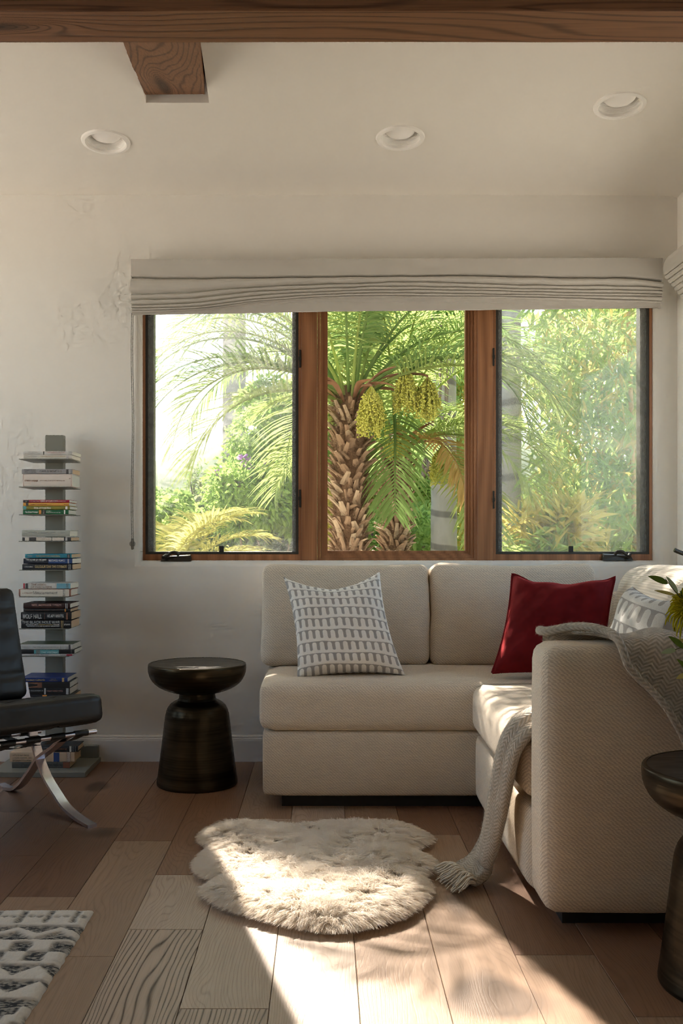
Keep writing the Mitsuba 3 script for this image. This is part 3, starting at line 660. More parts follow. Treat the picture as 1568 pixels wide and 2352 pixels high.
# the drape over the arm: columns along x, each running from the seat up the inner face, over the top and down the front
AY0, AY1, AZ = 2.612, 2.845, .778
def arm_path(s):                                                   # arclength from the seat, inner side
    r = .045
    pts = [(AY1 + .03, .50), (AY1 + .004, .56), (AY1, .62), (AY1, AZ - r), (AY1 - r * .3, AZ - r * .3), (AY1 - r, AZ), (AY0 + r, AZ + .002), (AY0 + r * .3, AZ - r * .3), (AY0, AZ - r), (AY0 - .004, .60), (AY0 - .012, .40), (AY0 - .016, .15)]
    return np.array(pts)
ap = spline([(0, a, b) for a, b in arm_path(0)], 200)[:, 1:]; aL = np.r_[0, np.cumsum(np.linalg.norm(np.diff(ap, axis=0), axis=1))]
def front_len(x): return np.interp(x, [.60, .645, .70, .76, .79, .82, .885, .92, .96, 1.05, 1.2, 1.7], [.27, .285, .36, .44, .535, .575, .645, .70, .78, .86, .93, .95])
xs = np.linspace(.625, 1.60, 90); rows = []; uvs = []
for i, x in enumerate(xs):
    s0 = np.interp(x, [.625, .70, 1.0], [.235, .15, .02]); s1 = front_len(x)
    s = np.linspace(s0, max(s1, s0 + .02), 90)
    y = np.interp(s, aL, ap[:, 0]); z = np.interp(s, aL, ap[:, 1])
    d = np.gradient(np.c_[y, z], axis=0); d /= np.linalg.norm(d, axis=1, keepdims=True) + 1e-9
    no = np.c_[d[:, 1], -d[:, 0]]                                  # outwards
    w = .004 + .016 * (.5 + .5 * np.sin(x * 34 + s * 5)) * np.clip((x - .70) / .2, 0, 1) + .010 * (meshkit.noise(np.stack([np.full(90, x * 14), s * 9, s * 0], 1)))
    w = w + .010 * np.exp(-((s1 - s) / .018) ** 2)
    rows.append(np.c_[np.full(90, x) - .03 * np.clip((s - .4) / .5, 0, 1) * 0, y + no[:, 0] * w, z + no[:, 1] * w]); uvs.append(np.c_[np.full(90, x) * .92 + s * .35, s - x * .3])
rows = np.array(rows); top = grid_mesh(rows); tuv = np.array(uvs).reshape(-1, 2)
nn = np.array(top.vertex_normals)
if nn[(np.array(top.vertices)[:, 2] > .775)][:, 2].mean() < 0: nn = -nn
lo = trimesh.Trimesh(np.array(top.vertices) - nn * .010, top.faces[:, ::-1], process=False)
N, Mn = 90, 90; edge = [i * Mn for i in range(N)] + [(N - 1) * Mn + j for j in range(1, Mn)] + [i * Mn + Mn - 1 for i in range(N - 2, -1, -1)] + [j for j in range(Mn - 2, -1, -1)]
ef = []
for a, b in zip(edge[:-1], edge[1:]): ef += [[a, b, b + N * Mn], [a, b + N * Mn, a + N * Mn]]
both = np.vstack([top.vertices, lo.vertices]); ef = np.array(ef); rimv = both[ef.ravel()]
sheet = trimesh.Trimesh(np.vstack([both, rimv]), np.vstack([top.faces, lo.faces + N * Mn, np.arange(len(rimv)).reshape(-1, 3) + len(both)]), process=False)
hem = np.array([rows[i, -1] + [0, -.003, .003] for i in range(N)]); hem = hem[np.r_[0, 6:N]]
hem[:, 2] += .004 * np.sin(np.arange(len(hem)) * .5); hr = np.interp(hem[:, 0], [.625, .70, .80, 1.0, 1.6], [.008, .013, .012, .010, .010])
hs = spline(np.vstack([hem[0] + [-.004, .05, -.006], hem[0] + [-.004, .02, 0], hem]), 160); hem_t = tube(hs, np.interp(np.linspace(0, 1, 160), np.linspace(0, 1, len(hr)), hr), 14)
huv = np.c_[np.r_[np.tile(np.arange(14) * .005, 160), 0, 0], np.r_[np.repeat(np.arange(160) * .006, 14), 0, 0]]
allm = cat([bm, sheet, hem_t]); alluv = np.vstack([buv, tuv, tuv, np.vstack([tuv, tuv])[ef.ravel()], huv])
put('cloth', allm, 'mat_knit', blanket, True, uv=alluv)
# fringe at the end on the floor
fr = []; frg = np.random.default_rng(3)
for i in range(76):
    a = -1 + 2 * (i % 38 + .5) / 38
    o = ps[-1] + side[-1] * ws[-1] * a * .97 + np.array([.004, 0, (-.012 if i < 38 else .014) * math.sqrt(1 - .8 * a * a)])
    d = unit(np.array([-1, -.18 + a * .42 + frg.normal(0, .14), 0])); l = frg.uniform(.045, .08)
    q = [o, o + d * l * .4 + [0, 0, .006 + frg.uniform(0, .006)], o + d * l * .75 + [0, frg.normal(0, .004), -.004], o + d * l + [0, frg.normal(0, .006), -.014]]
    q = spline(q, 10); q[:, 2] = np.maximum(q[:, 2], .005)
    fr.append(tube(q, np.linspace(.0032, .0021, 10), 5))
lab(put('fringe', cat(fr), 'mat_yarn', blanket, True), 'knotted cream yarn fringe', kind='stuff')
def fuzz(mesh, count, length, r, seed, sel=None):
    """short loose fibres standing off a mesh, as thin triangles"""
    g = np.random.default_rng(seed); pts, fi = trimesh.sample.sample_surface(mesh, count, seed=seed)
    nr_ = np.array(mesh.face_normals)[fi]
    d = nr_ + g.normal(0, .8, (count, 3)); d /= np.linalg.norm(d, axis=1, keepdims=True)
    w = np.cross(d, g.normal(0, 1, (count, 3))); w /= np.linalg.norm(w, axis=1, keepdims=True) + 1e-9
    l = (length * g.uniform(.4, 1.2, count))[:, None]
    v = np.stack([pts - w * r, pts + w * r, pts + d * l + w * 0], 1).reshape(-1, 3)
    return trimesh.Trimesh(v, np.arange(count * 3).reshape(-1, 3), process=False)
lab(put('wool_fuzz', fuzz(allm, 60000, .009, .00018, 4), 'mat_yarn', blanket), 'fine loose wool fibres', kind='stuff')

# ------------------------------------------------------------- sheepskin rug
out_px = [(455, 1900), (480, 1882), (540, 1874), (610, 1868), (650, 1877), (720, 1874), (790, 1870), (850, 1872), (920, 1874), (965, 1887), (1000, 1905), (985, 1925), (960, 1937), (990, 1957), (1008, 1980), (1000, 1998), (972, 2004),
          (992, 2030), (990, 2058), (962, 2090), (920, 2115), (870, 2137), (800, 2152), (740, 2154), (680, 2142), (620, 2126), (560, 2107), (510, 2090), (465, 2060), (460, 2040), (482, 2016), (452, 2000), (440, 1975), (455, 1946), (472, 1930), (452, 1915)]
def floor_at(px, py, z=0):
    y = (H - z) * F / (py - PY); return (px - PX) / F * y, y
hg = lambda py: np.interp(py, [1868, 1990, 2150], [.052, .03, .006])
rp = Polygon([floor_at(a, b, hg(b)) for a, b in out_px]).buffer(0)
inner = rp.buffer(-.026)
inner = max(getattr(inner, 'geoms', [inner]), key=lambda g: g.area)
rug = thing('sheepskin_rug', 'fluffy cream sheepskin rug lying on the oak planks in the sun', 'rug')
hide = inner.buffer(-.006)
put('hide', mv(trimesh.creation.extrude_polygon(hide, .006, engine='earcut'), t=(0, 0, .0012)), 'mat_yarn', rug)
def fleece(poly, count, seed):
    g = np.random.default_rng(seed)
    x0, y0, x1, y1 = poly.bounds; pts = []
    pp = shapely.prepare(poly)
    while len(pts) < count:
        q = g.uniform((x0, y0), (x1, y1), (count * 2, 2)); q = q[shapely.contains_xy(poly, q[:, 0], q[:, 1])]; pts += list(q)
    q = np.array(pts[:count])
    bl = poly.exterior
    P_ = shapely.points(q); dist = shapely.distance(P_, bl)
    loc = shapely.line_locate_point(bl, P_); near = np.array([c.coords[0] for c in shapely.line_interpolate_point(bl, loc)])
    outw = near - q; outw /= np.linalg.norm(outw, axis=1, keepdims=True) + 1e-9
    edge = np.exp(-dist / .035)
    z3 = np.c_[q, np.zeros(count)]
    ang = meshkit.noise(z3 * 7 + 3, 2) * 7 + meshkit.noise(z3 * 26, 5) * 2.5
    comb = np.c_[np.cos(ang), np.sin(ang)] * .55 + np.array([-.05, -.25])
    # locks: fibres bow towards the tip of their lock, each lock with its own height and sweep
    cell = .017; jit = lambda i, j, s: (np.sin(i * 127.1 + j * 311.7 + s) * 43758.5453) % 1
    ci, cj = np.floor(q[:, 0] / cell), np.floor(q[:, 1] / cell)
    best = np.full(count, 9.0); ctr = np.zeros((count, 2)); lid = np.zeros(count)
    for a in (-1, 0, 1):
        for b in (-1, 0, 1):
            c = np.c_[(ci + a + jit(ci + a, cj + b, 1.)) * cell, (cj + b + jit(ci + a, cj + b, 2.)) * cell]; dd = np.linalg.norm(c - q, axis=1)
            k = dd < best; best[k] = dd[k]; ctr[k] = c[k]; lid[k] = jit(ci + a, cj + b, 5.)[k]
    tolock = (ctr - q) / .02
    sweep = np.c_[np.cos(lid * 40), np.sin(lid * 40)] * .32
    lean = (comb + sweep) * (1 - edge)[:, None] + outw * (1.15 * edge)[:, None] + tolock * .42 + g.normal(0, .15, (count, 2))
    length = .058 * (.70 + .4 * meshkit.noise(z3 * 11 + 9, 4) + .16 * (lid - .4)) * g.uniform(.85, 1.1, count) * (1 - .15 * edge)
    d0 = np.c_[lean * .45, np.ones(count)]; d0 /= np.linalg.norm(d0, axis=1, keepdims=True)
    d1 = np.c_[lean * 1.5, .55 - .8 * edge]; d1 /= np.linalg.norm(d1, axis=1, keepdims=True)
    d2 = np.c_[lean * 2.0 + g.normal(0, .3, (count, 2)), .10 - .75 * edge]; d2 /= np.linalg.norm(d2, axis=1, keepdims=True)
    b = np.c_[q, .006 + .020 * (1 - np.exp(-dist / .05))]
    p1 = b + d0 * (length * .38)[:, None]; p2 = p1 + d1 * (length * .36)[:, None]; p3 = p2 + d2 * (length * .34)[:, None]
    for k in (p1, p2, p3): k[:, 2] = np.maximum(k[:, 2], .004)
    w = np.cross(d1, g.normal(0, 1, (count, 3))); w /= np.linalg.norm(w, axis=1, keepdims=True) + 1e-9
    r = .0010
    v = np.stack([b - w * r, b + w * r, p1 - w * r, p1 + w * r, p2 - w * r * .8, p2 + w * r * .8, p3], 1).reshape(-1, 3)
    o = (np.arange(count) * 7)[:, None, None]
    f = (np.array([[0, 1, 3], [0, 3, 2], [2, 3, 5], [2, 5, 4], [4, 5, 6]])[None] + o).reshape(-1, 3)
    return trimesh.Trimesh(v, f, process=False)
mat('fleece', {'type': 'principledthin', 'base_color': {'type': 'rgb', 'value': [.89, .835, .755]}, 'roughness': .8, 'diff_trans': .55, 'spec_trans': 0.0, 'eta': 1.3})
lab(put('fleece', fleece(inner, 120000, 11), 'mat_fleece', rug), 'long cream wool', kind='stuff')

# ------------------------------------------------------------- patterned rug at lower left
RX1, RY1 = -.643, 2.795
def rug_pattern(x, y):
    """1 = raised cream pile, 0 = low dark weave; x from the right edge leftwards, y from the far edge towards us"""
    tri = lambda t: np.abs(t - np.floor(t) - .5) * 2
    v = np.zeros_like(x)
    a = y / .745
    def band(a0, a1): return (y >= a0) & (y < a1)
    v = np.where(band(0, .012), 1, v)
    key = ((np.floor((x + .02) / .045) % 3) > 0) | (np.abs((y - .055) / .035) > 1)
    m = band(.012, .105); stp = tri(x / .15)
    v = np.where(m, np.where((np.abs(stp - .5) > .13) & (np.abs(y - .06) > .006), 1, (np.sin(x * 260) > .4)), v)
    v = np.where(band(.105, .125), 1, v)
    m = band(.125, .215); zz = .170 + .022 * (tri(x / .115) * 2 - 1); v = np.where(m, np.abs(y - zz) < .017, v)
    v = np.where(band(.215, .232), 1, v)
    m = band(.232, .345); ck = ((np.floor(x / .052) + np.floor((y - .232) / .056)) % 2); v = np.where(m, (ck > 0) | (np.abs(tri(y / .056)) > 2), v)
    v = np.where(band(.345, .365), 1, v)
    m = band(.365, .43); v = np.where(m, tri(x / .10) * .055 + .37 < y, v)
    v = np.where(band(.43, .452), 1, v)
    m = band(.452, .53); v = np.where(m, tri(x / .115 + .3) * .06 + .455 < y, v)
    v = np.where(band(.53, .545), 1, v)
    m = band(.545, 1.0); u = (x + .02) / .30; t = np.abs(tri(u)); yy = (y - .545) / .22
    dm = np.abs(t - np.abs((yy % 2) - 1)); stair = np.floor(t * 6) / 6
    v = np.where(m, (np.abs(stair - np.abs((yy % 2) - 1)) < .17) | ((t > .85) & (np.abs(yy % 2 - .95) < .12)), v)
    v = np.where(band(1.0, 1.02), 1, v)
    m = band(1.02, 1.5); v = np.where(m, ((np.floor(x / .05) + np.floor(y / .05)) % 2) > 0, v)
    return v.astype(float)
nx, ny = 300, 420
X, Y = np.meshgrid(np.linspace(0, .75, nx), np.linspace(0, 1.0, ny), indexing='ij')
dist = meshkit.noise(np.stack([X * 60, Y * 60, X * 0], -1)) * .006
pt = rug_pattern(X + dist, Y + dist * .7)
from scipy.ndimage import gaussian_filter
hp = gaussian_filter(pt, 1.5)
fl = meshkit.noise(np.stack([X * 500, Y * 160, X * 0 + 5], -1)); fl2 = meshkit.noise(np.stack([X * 120, Y * 420, X * 0 + 2], -1))
Z = .006 + .007 * hp + .0015 * fl + .002 * (1 - hp) * fl2
er = np.minimum(np.minimum(X, Y), .02) / .02; Z *= np.clip(er, 0, 1) ** .4
wob = (meshkit.noise(np.stack([Y * 40, X * 0, X * 0], -1)) - .5) * .006
RXX = RX1 - X + wob * (X < .02) - .01 * Y; RYY = RY1 - Y + (meshkit.noise(np.stack([X * 30, X * 0, X * 0 + 3], -1)) - .5) * .005 * (Y < .02)
rm = grid_mesh(np.stack([RXX, RYY, np.maximum(Z, .0005)], -1)); rm.invert() if rm.face_normals[:, 2].mean() < 0 else None
flk = np.clip((fl2 - .30) * 6, 0, 1) * np.clip((meshkit.noise(np.stack([X * 90, Y * 260, X * 0 + 8], -1)) - .22) * 5, 0, 1)
cream, dark = np.array([.60, .56, .50]), np.array([.045, .047, .052])
low = cream * .55 * (1 - flk[..., None]) + dark * flk[..., None]
col = low * (1 - hp[..., None]) + cream * (.92 + .12 * fl[..., None]) * hp[..., None]
mat('rug_wool', {'type': 'twosided', 'b': {'type': 'diffuse', 'reflectance': {'type': 'mesh_attribute', 'name': 'vertex_color'}}})
lab(put('area_rug', rm, 'mat_rug_wool', smooth=True, color=col.reshape(-1, 3)), 'cream and black high-low patterned wool rug at the lower left corner', 'rug')
# ------------------------------------------------------------- bronze drum tables
def brush(p, n, uv):
    b = noise(p.z * 260, dr.atan2(p.y - 4, p.x) * 6, 1.0); c = fbm(p.z * 34, p.x * 5, p.y * 5, 3)
    return mix((.014, .0105, .006), (.105, .078, .045), dr.clip(.15 + .9 * c * c + .25 * (b - .5), 0, 1))
mat('bronze', bump(pr(mikit.proc(brush), .30, .92), lambda p, n, uv: noise(p.z * 420, p.x * 12, p.y * 12) * .0002 + fbm(p.z * 40, p.x * 7, p.y * 7, 2) * .0012, 1.0))
mat('bronze_top', pr(mikit.proc(lambda p, n, uv: mix((.045, .040, .032), (.11, .097, .08), fbm(p.x * 16, p.y * 90, 2.0))), .36, .85))
def drum_table(cx, cy, label, s=1.0):
    k = thing('side_table', label, 'side table', 'bronze drum side tables')
    body = [(0, 0), (.166, 0), (.171, .004), (.1715, .012), (.168, .035), (.158, .110), (.147, .200), (.139, .265), (.134, .300), (.127, .322), (.113, .341), (.095, .353), (.082, .359), (.0775, .368), (.0765, .380), (.0768, .392), (0, .392)]
    from scipy.interpolate import PchipInterpolator
    def smooth(b, n):
        b = np.array(b); t = np.r_[0, np.cumsum(np.linalg.norm(np.diff(b, axis=0), axis=1))]
        return PchipInterpolator(t, b)(np.unique(np.r_[t, np.linspace(0, t[-1], n)]))
    bowl = [(0, .388), (.076, .388), (.100, .392), (.135, .403), (.165, .418), (.188, .438), (.202, .462), (.2075, .482), (.2085, .500), (.2075, .509), (.2045, .513), (.197, .5145)]
    put('body', mv(lathe(smooth(body, 60), 96), t=(cx, cy, 0)), 'mat_bronze', k, 35)
    put('bowl', mv(lathe(np.vstack([smooth(bowl, 60), [(.197, .511), (0, .511)]]), 96), t=(cx, cy, 0)), 'mat_bronze', k, 35)
    put('top', mv(lathe([(0, .509), (.197, .509), (.1965, .5128), (.195, .5132), (0, .5132)], 96), t=(cx, cy, 0)), 'mat_bronze_top', k, 30)
    return k
drum_table(-.541, 4.25, 'dark bronze drum side table standing on the floor left of the sofa')
drum_table(.962, 2.335, 'dark bronze drum side table cut off by the right edge in front of the armrest')

# ------------------------------------------------------------- flower arrangement on the near table
def leaf(L, W, curl=.12, n=8, fold=.25):
    """pointed oval leaf along +x, three points across"""
    s = np.linspace(0, 1, n); w = W / 2 * np.sin(np.pi * s ** .85) ** .8 + .0004; w[-1] = .0003
    z = -curl * L * s ** 2
    rows = np.stack([np.stack([s * L, -w, z + fold * w], 1), np.stack([s * L, 0 * s, z], 1), np.stack([s * L, w, z + fold * w], 1)], 1)
    return grid_mesh(rows)
def aim(o, d, upv=(0, 0, 1), roll=0):
    x = unit(d); y = unit(np.cross(upv, x)); z = np.cross(x, y)
    c, s = math.cos(roll), math.sin(roll)
    return frame_of(o, x, c * y + s * z, c * z - s * y)
leafmat('olive_leaf', (.10, .145, .025), .5, .35); leafmat('pale_leaf', (.30, .34, .20), .6, .4); leafmat('yellow_leaf', (.36, .30, .10), .8, .4)
plain('stem', (.09, .075, .03), .6); leafmat('petal', (.52, .46, .03), .8, .5, .3, 60)
plain('ceramic', (.09, .085, .08), .35)
VX, VY = .985, 2.335
vase = thing('flower_vase', 'dark ceramic vase on the right side table, outside the frame', 'vase')
put('body', mv(lathe([(0, .514), (.045, .514), (.06, .53), (.075, .58), (.072, .64), (.05, .69), (.036, .715), (.040, .735), (.036, .735), (.030, .715), (.03, .60), (0, .60)], 48), t=(VX, VY, 0)), 'mat_ceramic', vase, 35)
fl_o = P(1584, 1392, 2.32)
fk = thing('flower', 'yellow-green spider chrysanthemum at the right edge above the armrest', 'flower')
st = spline([(VX, VY, .62), (VX - .01, VY, .76), (fl_o[0] + .02, 2.33, fl_o[2] - .05), fl_o + [0, 0, -.018]], 24)
put('stem', tube(st, .0028, 8), 'mat_stem', fk, 40)
g = np.random.default_rng(21); pts_m = []
face = unit([-.35, -.75, .45])
for i in range(150):
    u = (i + .5) / 150; th = i * 2.39996
    ph = math.acos(1 - 1.55 * u)                                   # from the face of the bloom round to its back
    a = unit(np.cross(face, [0, 0, 1])); b = np.cross(face, a)
    d = unit(face * math.cos(ph) + (a * math.cos(th) + b * math.sin(th)) * math.sin(ph))
    L = (.030 + .030 * u) * g.uniform(.85, 1.15)
    curlv = unit(face * (.9 - 1.1 * u) + np.array([0, 0, -.8 * u]))
    q = spline([fl_o + d * .004, fl_o + d * L * .5, fl_o + d * L * .85 + curlv * L * .10, fl_o + d * L + curlv * L * .34 + g.normal(0, .003, 3)], 8)
    m = tube(q, np.array([.0014, .0018, .0021, .0022, .0022, .0021, .0018, .0008]), 5); pts_m.append(m)
lab(put('petals', cat(pts_m), 'mat_petal', fk, True), 'dense thin curled yellow-green petals', kind='stuff')
for th in np.linspace(0, 2 * np.pi, 7)[:-1]:
    a = unit(np.cross(face, [0, 0, 1])); b = np.cross(face, a); d = unit(a * math.cos(th) + b * math.sin(th) - face * .7)
    put('sepal', mv(leaf(.034, .014), aim(fl_o - face * .012, d)), 'mat_olive_leaf', fk, True)
def branch(name, label, path, leaves):
    k = thing('leafy_branch', label, 'leafy branch', 'olive branches in the vase')
    put('stem', tube(spline(path, 24), np.linspace(.0022, .0010, 24), 7), 'mat_stem', k, 40)
    for px0, py0, px1, py1, W, m, dy in leaves:                    # base and tip of each leaf, read off the photograph
        a, b = P(px0, py0, 2.30 + dy), P(px1, py1, 2.295 + dy)
        L = np.linalg.norm(b - a); put('leaf', mv(leaf(L, W, .10), aim(a, b - a + [0, 0, L * .08], (.2, -1, .5))), 'mat_' + m, k, True)
branch('', 'olive branch with three leaves sticking up left of the yellow flower', [(VX, VY, .62), (VX - .03, VY - .01, .80), P(1556, 1366, 2.305), P(1528, 1330, 2.30)],
       [(1534, 1341, 1489, 1325, .016, 'olive_leaf', 0), (1556, 1365, 1531, 1324, .013, 'pale_leaf', .01), (1552, 1368, 1504, 1358, .008, 'yellow_leaf', 0), (1560, 1372, 1592, 1335, .014, 'olive_leaf', .02)])
branch('', 'olive branch with a dark and a pale leaf below the yellow flower', [(VX, VY, .62), (VX - .03, VY - .02, .74), P(1590, 1483, 2.305), P(1550, 1492, 2.30)],
       [(1572, 1490, 1536, 1463, .016, 'olive_leaf', 0), (1553, 1492, 1519, 1502, .012, 'pale_leaf', 0), (1590, 1478, 1556, 1470, .010, 'yellow_leaf', .012)])
branch('', 'low drooping olive branch at the right edge over the blanket', [(VX, VY, .62), (VX - .04, VY - .02, .70), P(1600, 1540, 2.305), P(1575, 1548, 2.30)],
       [(1586, 1545, 1555, 1515, .013, 'olive_leaf', 0), (1578, 1548, 1554, 1560, .011, 'yellow_leaf', 0), (1600, 1540, 1590, 1505, .012, 'olive_leaf', .01)])

# ------------------------------------------------------------- black leather lounge chair, seen from the corner
mat('leather', bump(pr((.007, .007, .0065), .42, spec=.5), lambda p, n, uv: fbm(p.x * 70, p.y * 70, p.z * 70, 2) * .0006 + fbm(p.x * 9, p.y * 9, p.z * 9, 2) * .004, 1.0))
mat('chrome', {'type': 'twosided', 'b': {'type': 'roughconductor', 'material': 'Cr', 'alpha': .06, 'distribution': 'ggx'}})
plain('strap', (.014, .013, .011), .5)
chair = thing('lounge_chair', 'black leather lounge chair on crossed chrome legs at the left edge', 'lounge chair')
fd = unit([.66, -.75, 0]); bd = unit([.75, .66, 0])                # where it faces; direction of its cross bars
O = np.array([-.862, 3.632, 0])                                    # below the front end of the right-hand leg frame
def C(s, t, z): return O - fd * s + bd * t + np.array([0, 0, z])   # s towards the back, t along the bars
def band(path, width, thick, name, parent, m='mat_chrome'):
    """a flat steel bar bent along path (in the s-z plane), its width along the cross bars"""
    q = spline([(a, 0, b) for a, b in path], 60); tg = np.gradient(q, axis=0); tg /= np.linalg.norm(tg, axis=1, keepdims=True)
    no = np.c_[-tg[:, 2], tg[:, 1] * 0, tg[:, 0]]
    rows = []
    for i in range(60):
        ring = []
        for a, b in ((-1, -1), (1, -1), (1, 1), (-1, 1), (-1, -1)):
            s, z = q[i, 0] + no[i, 0] * thick / 2 * b, q[i, 2] + no[i, 2] * thick / 2 * b
            ring.append(C(s, TT + a * width / 2, z))
        rows.append(ring)
    e = [rows[0], rows[-1]]
    m_ = cat([grid_mesh(np.array(rows))] + [trimesh.Trimesh(np.array(x[:4]), [[0, 1, 2], [0, 2, 3]], process=False) for x in e])
    return put(name, m_, m, parent, 30)
for TT in (0.0, -.70):
    # front foot, up through the crossing, to behind the back cushion
    band([(-.035, .006), (.03, .010), (.155, .030), (.25, .073), (.325, .117), (.385, .172), (.44, .25), (.50, .36), (.545, .46)], .036, .012, 'leg_frame', chair)
    # seat rail, down through the crossing, to the back foot
    band([(.06, .322), (.12, .314), (.18, .292), (.26, .246), (.345, .205), (.40, .175), (.445, .135), (.495, .094), (.56, .046), (.63, .014), (.70, .006), (.76, .007)], .036, .012, 'leg_frame', chair)
for s, z in ((.04, .332), (.50, .265)):
    a, b = C(s, .055, z), C(s, -.76, z)
    k = put('cross_bar', tube(np.array([a + (b - a) * t for t in np.linspace(0, 1, 8)]), .0095, 14), 'mat_chrome', chair, 40)
    for i in range(9):
        t = .075 + i * .115
        c = a + (b - a) * t; w = unit(b - a) * .027
        put('strap_loop', tube(np.array([c - w, c + w]), .0115, 14), 'mat_strap', chair, 40)
for i in range(9):                                                 # leather straps from front bar to back bar
    t = .055 - (.055 + .76) * (.075 + i * .115)
    q = spline([C(.04, t, .325), C(.15, t, .285), C(.32, t, .262), C(.50, t, .262)], 14)
    put('strap', grid_mesh(np.array([[p - bd * .02, p + bd * .02] for p in q])), 'mat_strap', chair, True)
def cushion_at(o, ex, ey, ez, sx, sy, sz, r, name, seed):
    m = rounded(-sx / 2, sx / 2, -sy / 2, sy / 2, -sz / 2, sz / 2, r, n=26, bulge=(0, 0, .010), wrinkle=.006, seed=seed, wf=7)
    v = np.array(m.vertices)                                       # tufted squares: grooves along a 5 x 5 grid, buttons at the crossings
    u, w = (v[:, 0] / sx + .5) * 5, (v[:, 1] / sy + .5) * 5
    gz = np.minimum(np.exp(-((u - np.round(u)) / .09) ** 2) + np.exp(-((w - np.round(w)) / .09) ** 2), 1)
    inn = (np.abs(v[:, 0]) < sx * .47) & (np.abs(v[:, 1]) < sy * .47)
    v[:, 2] -= np.sign(v[:, 2]) * .010 * gz * inn
    return put(name, trimesh.Trimesh(mv(trimesh.Trimesh(v, m.faces, process=False), frame_of(o, ex, ey, ez)).vertices, m.faces, process=False), 'mat_leather', chair, True)
zs = unit(np.array([0, 0, 1.0]) + fd * -.0); sd = unit(-fd - np.array([0, 0, .16]))
cushion_at(C(.215, -.40, .394), sd, bd, np.cross(sd, bd) * (1 if np.cross(sd, bd)[2] > 0 else -1), .62, .84, .105, .030, 'seat_cushion', 3)
bu = unit(np.array([0, 0, 1.0]) - fd * .33)
bn_ = unit(np.cross(bu, bd)); cushion_at(C(.585, -.425, .617), bu, bd, bn_, .46, .84, .105, .032, 'back_cushion', 5)

# ------------------------------------------------------------- tower bookcase
plain('tower_grey', (.175, .175, .145), .45)
tower = thing('book_tower', 'slim grey-green metal bookcase tower with horizontal shelves, standing against the wall', 'bookcase')
cx0, cx1 = wx(103, 4.55), wx(145, 4.55)
put('column', bevel(cx0, cx1, 4.552, 4.595, .0245, H + 230 / F * 4.55, .003), 'mat_tower_grey', tower)
put('base', bevel(-1.46, wx(196, 4.352), 4.352, 4.655, 0, .024, .002), 'mat_tower_grey', tower)
put('wall_plate', bevel(-1.44, -1.050, 4.63, 4.655, .0245, .080, .002), 'mat_tower_grey', tower)
YB = 4.335                                                         # the book spines stand here
def zp(zy, o=980, y=YB): return H - (o + zy / 6.0308 - PY) / F * y
def xp(zx, y=YB): return (zx / 6.0308 - PX) / F * y
for zy, o in ((445, 980), (832, 980), (1215, 980), (1585, 980), (1983, 980), (424, 1300), (866, 1300), (1249, 1300), (1866, 1300)):
    z = zp(zy, o); put('shelf', bevel(-1.327 + .0, -1.112, 4.330, 4.5515, z - .0032, z, .001), 'mat_tower_grey', tower)

# ------------------------------------------------------------- books
INK = {'ink': (.05, .05, .05), 'white_ink': (.80, .78, .74), 'grey_ink': (.42, .42, .41), 'gold_ink': (.50, .36, .16), 'red_ink': (.42, .05, .06), 'brown_ink': (.22, .10, .06), 'pink_ink': (.50, .28, .24), 'orange_ink': (.62, .26, .06), 'teal_ink': (.10, .33, .34), 'blue_band': (.16, .36, .44), 'dark_band': (.03, .03, .032), 'red_band': (.34, .02, .04), 'brown_band': (.17, .06, .03), 'cream_band': (.62, .57, .48), 'navy_band': (.018, .05, .16)}
for k_, c_ in INK.items(): plain(k_, c_, .6)
plain('page_white', (.62, .58, .50), .9); plain('page_tan', (.50, .36, .235), .9); plain('page_grey', (.50, .50, .45), .9)
_cov = {}
def cover_mat(c):
    if c not in _cov: _cov[c] = plain('cover_%d' % len(_cov), c, .42)
    return _cov[c]
brn = random.Random(12)
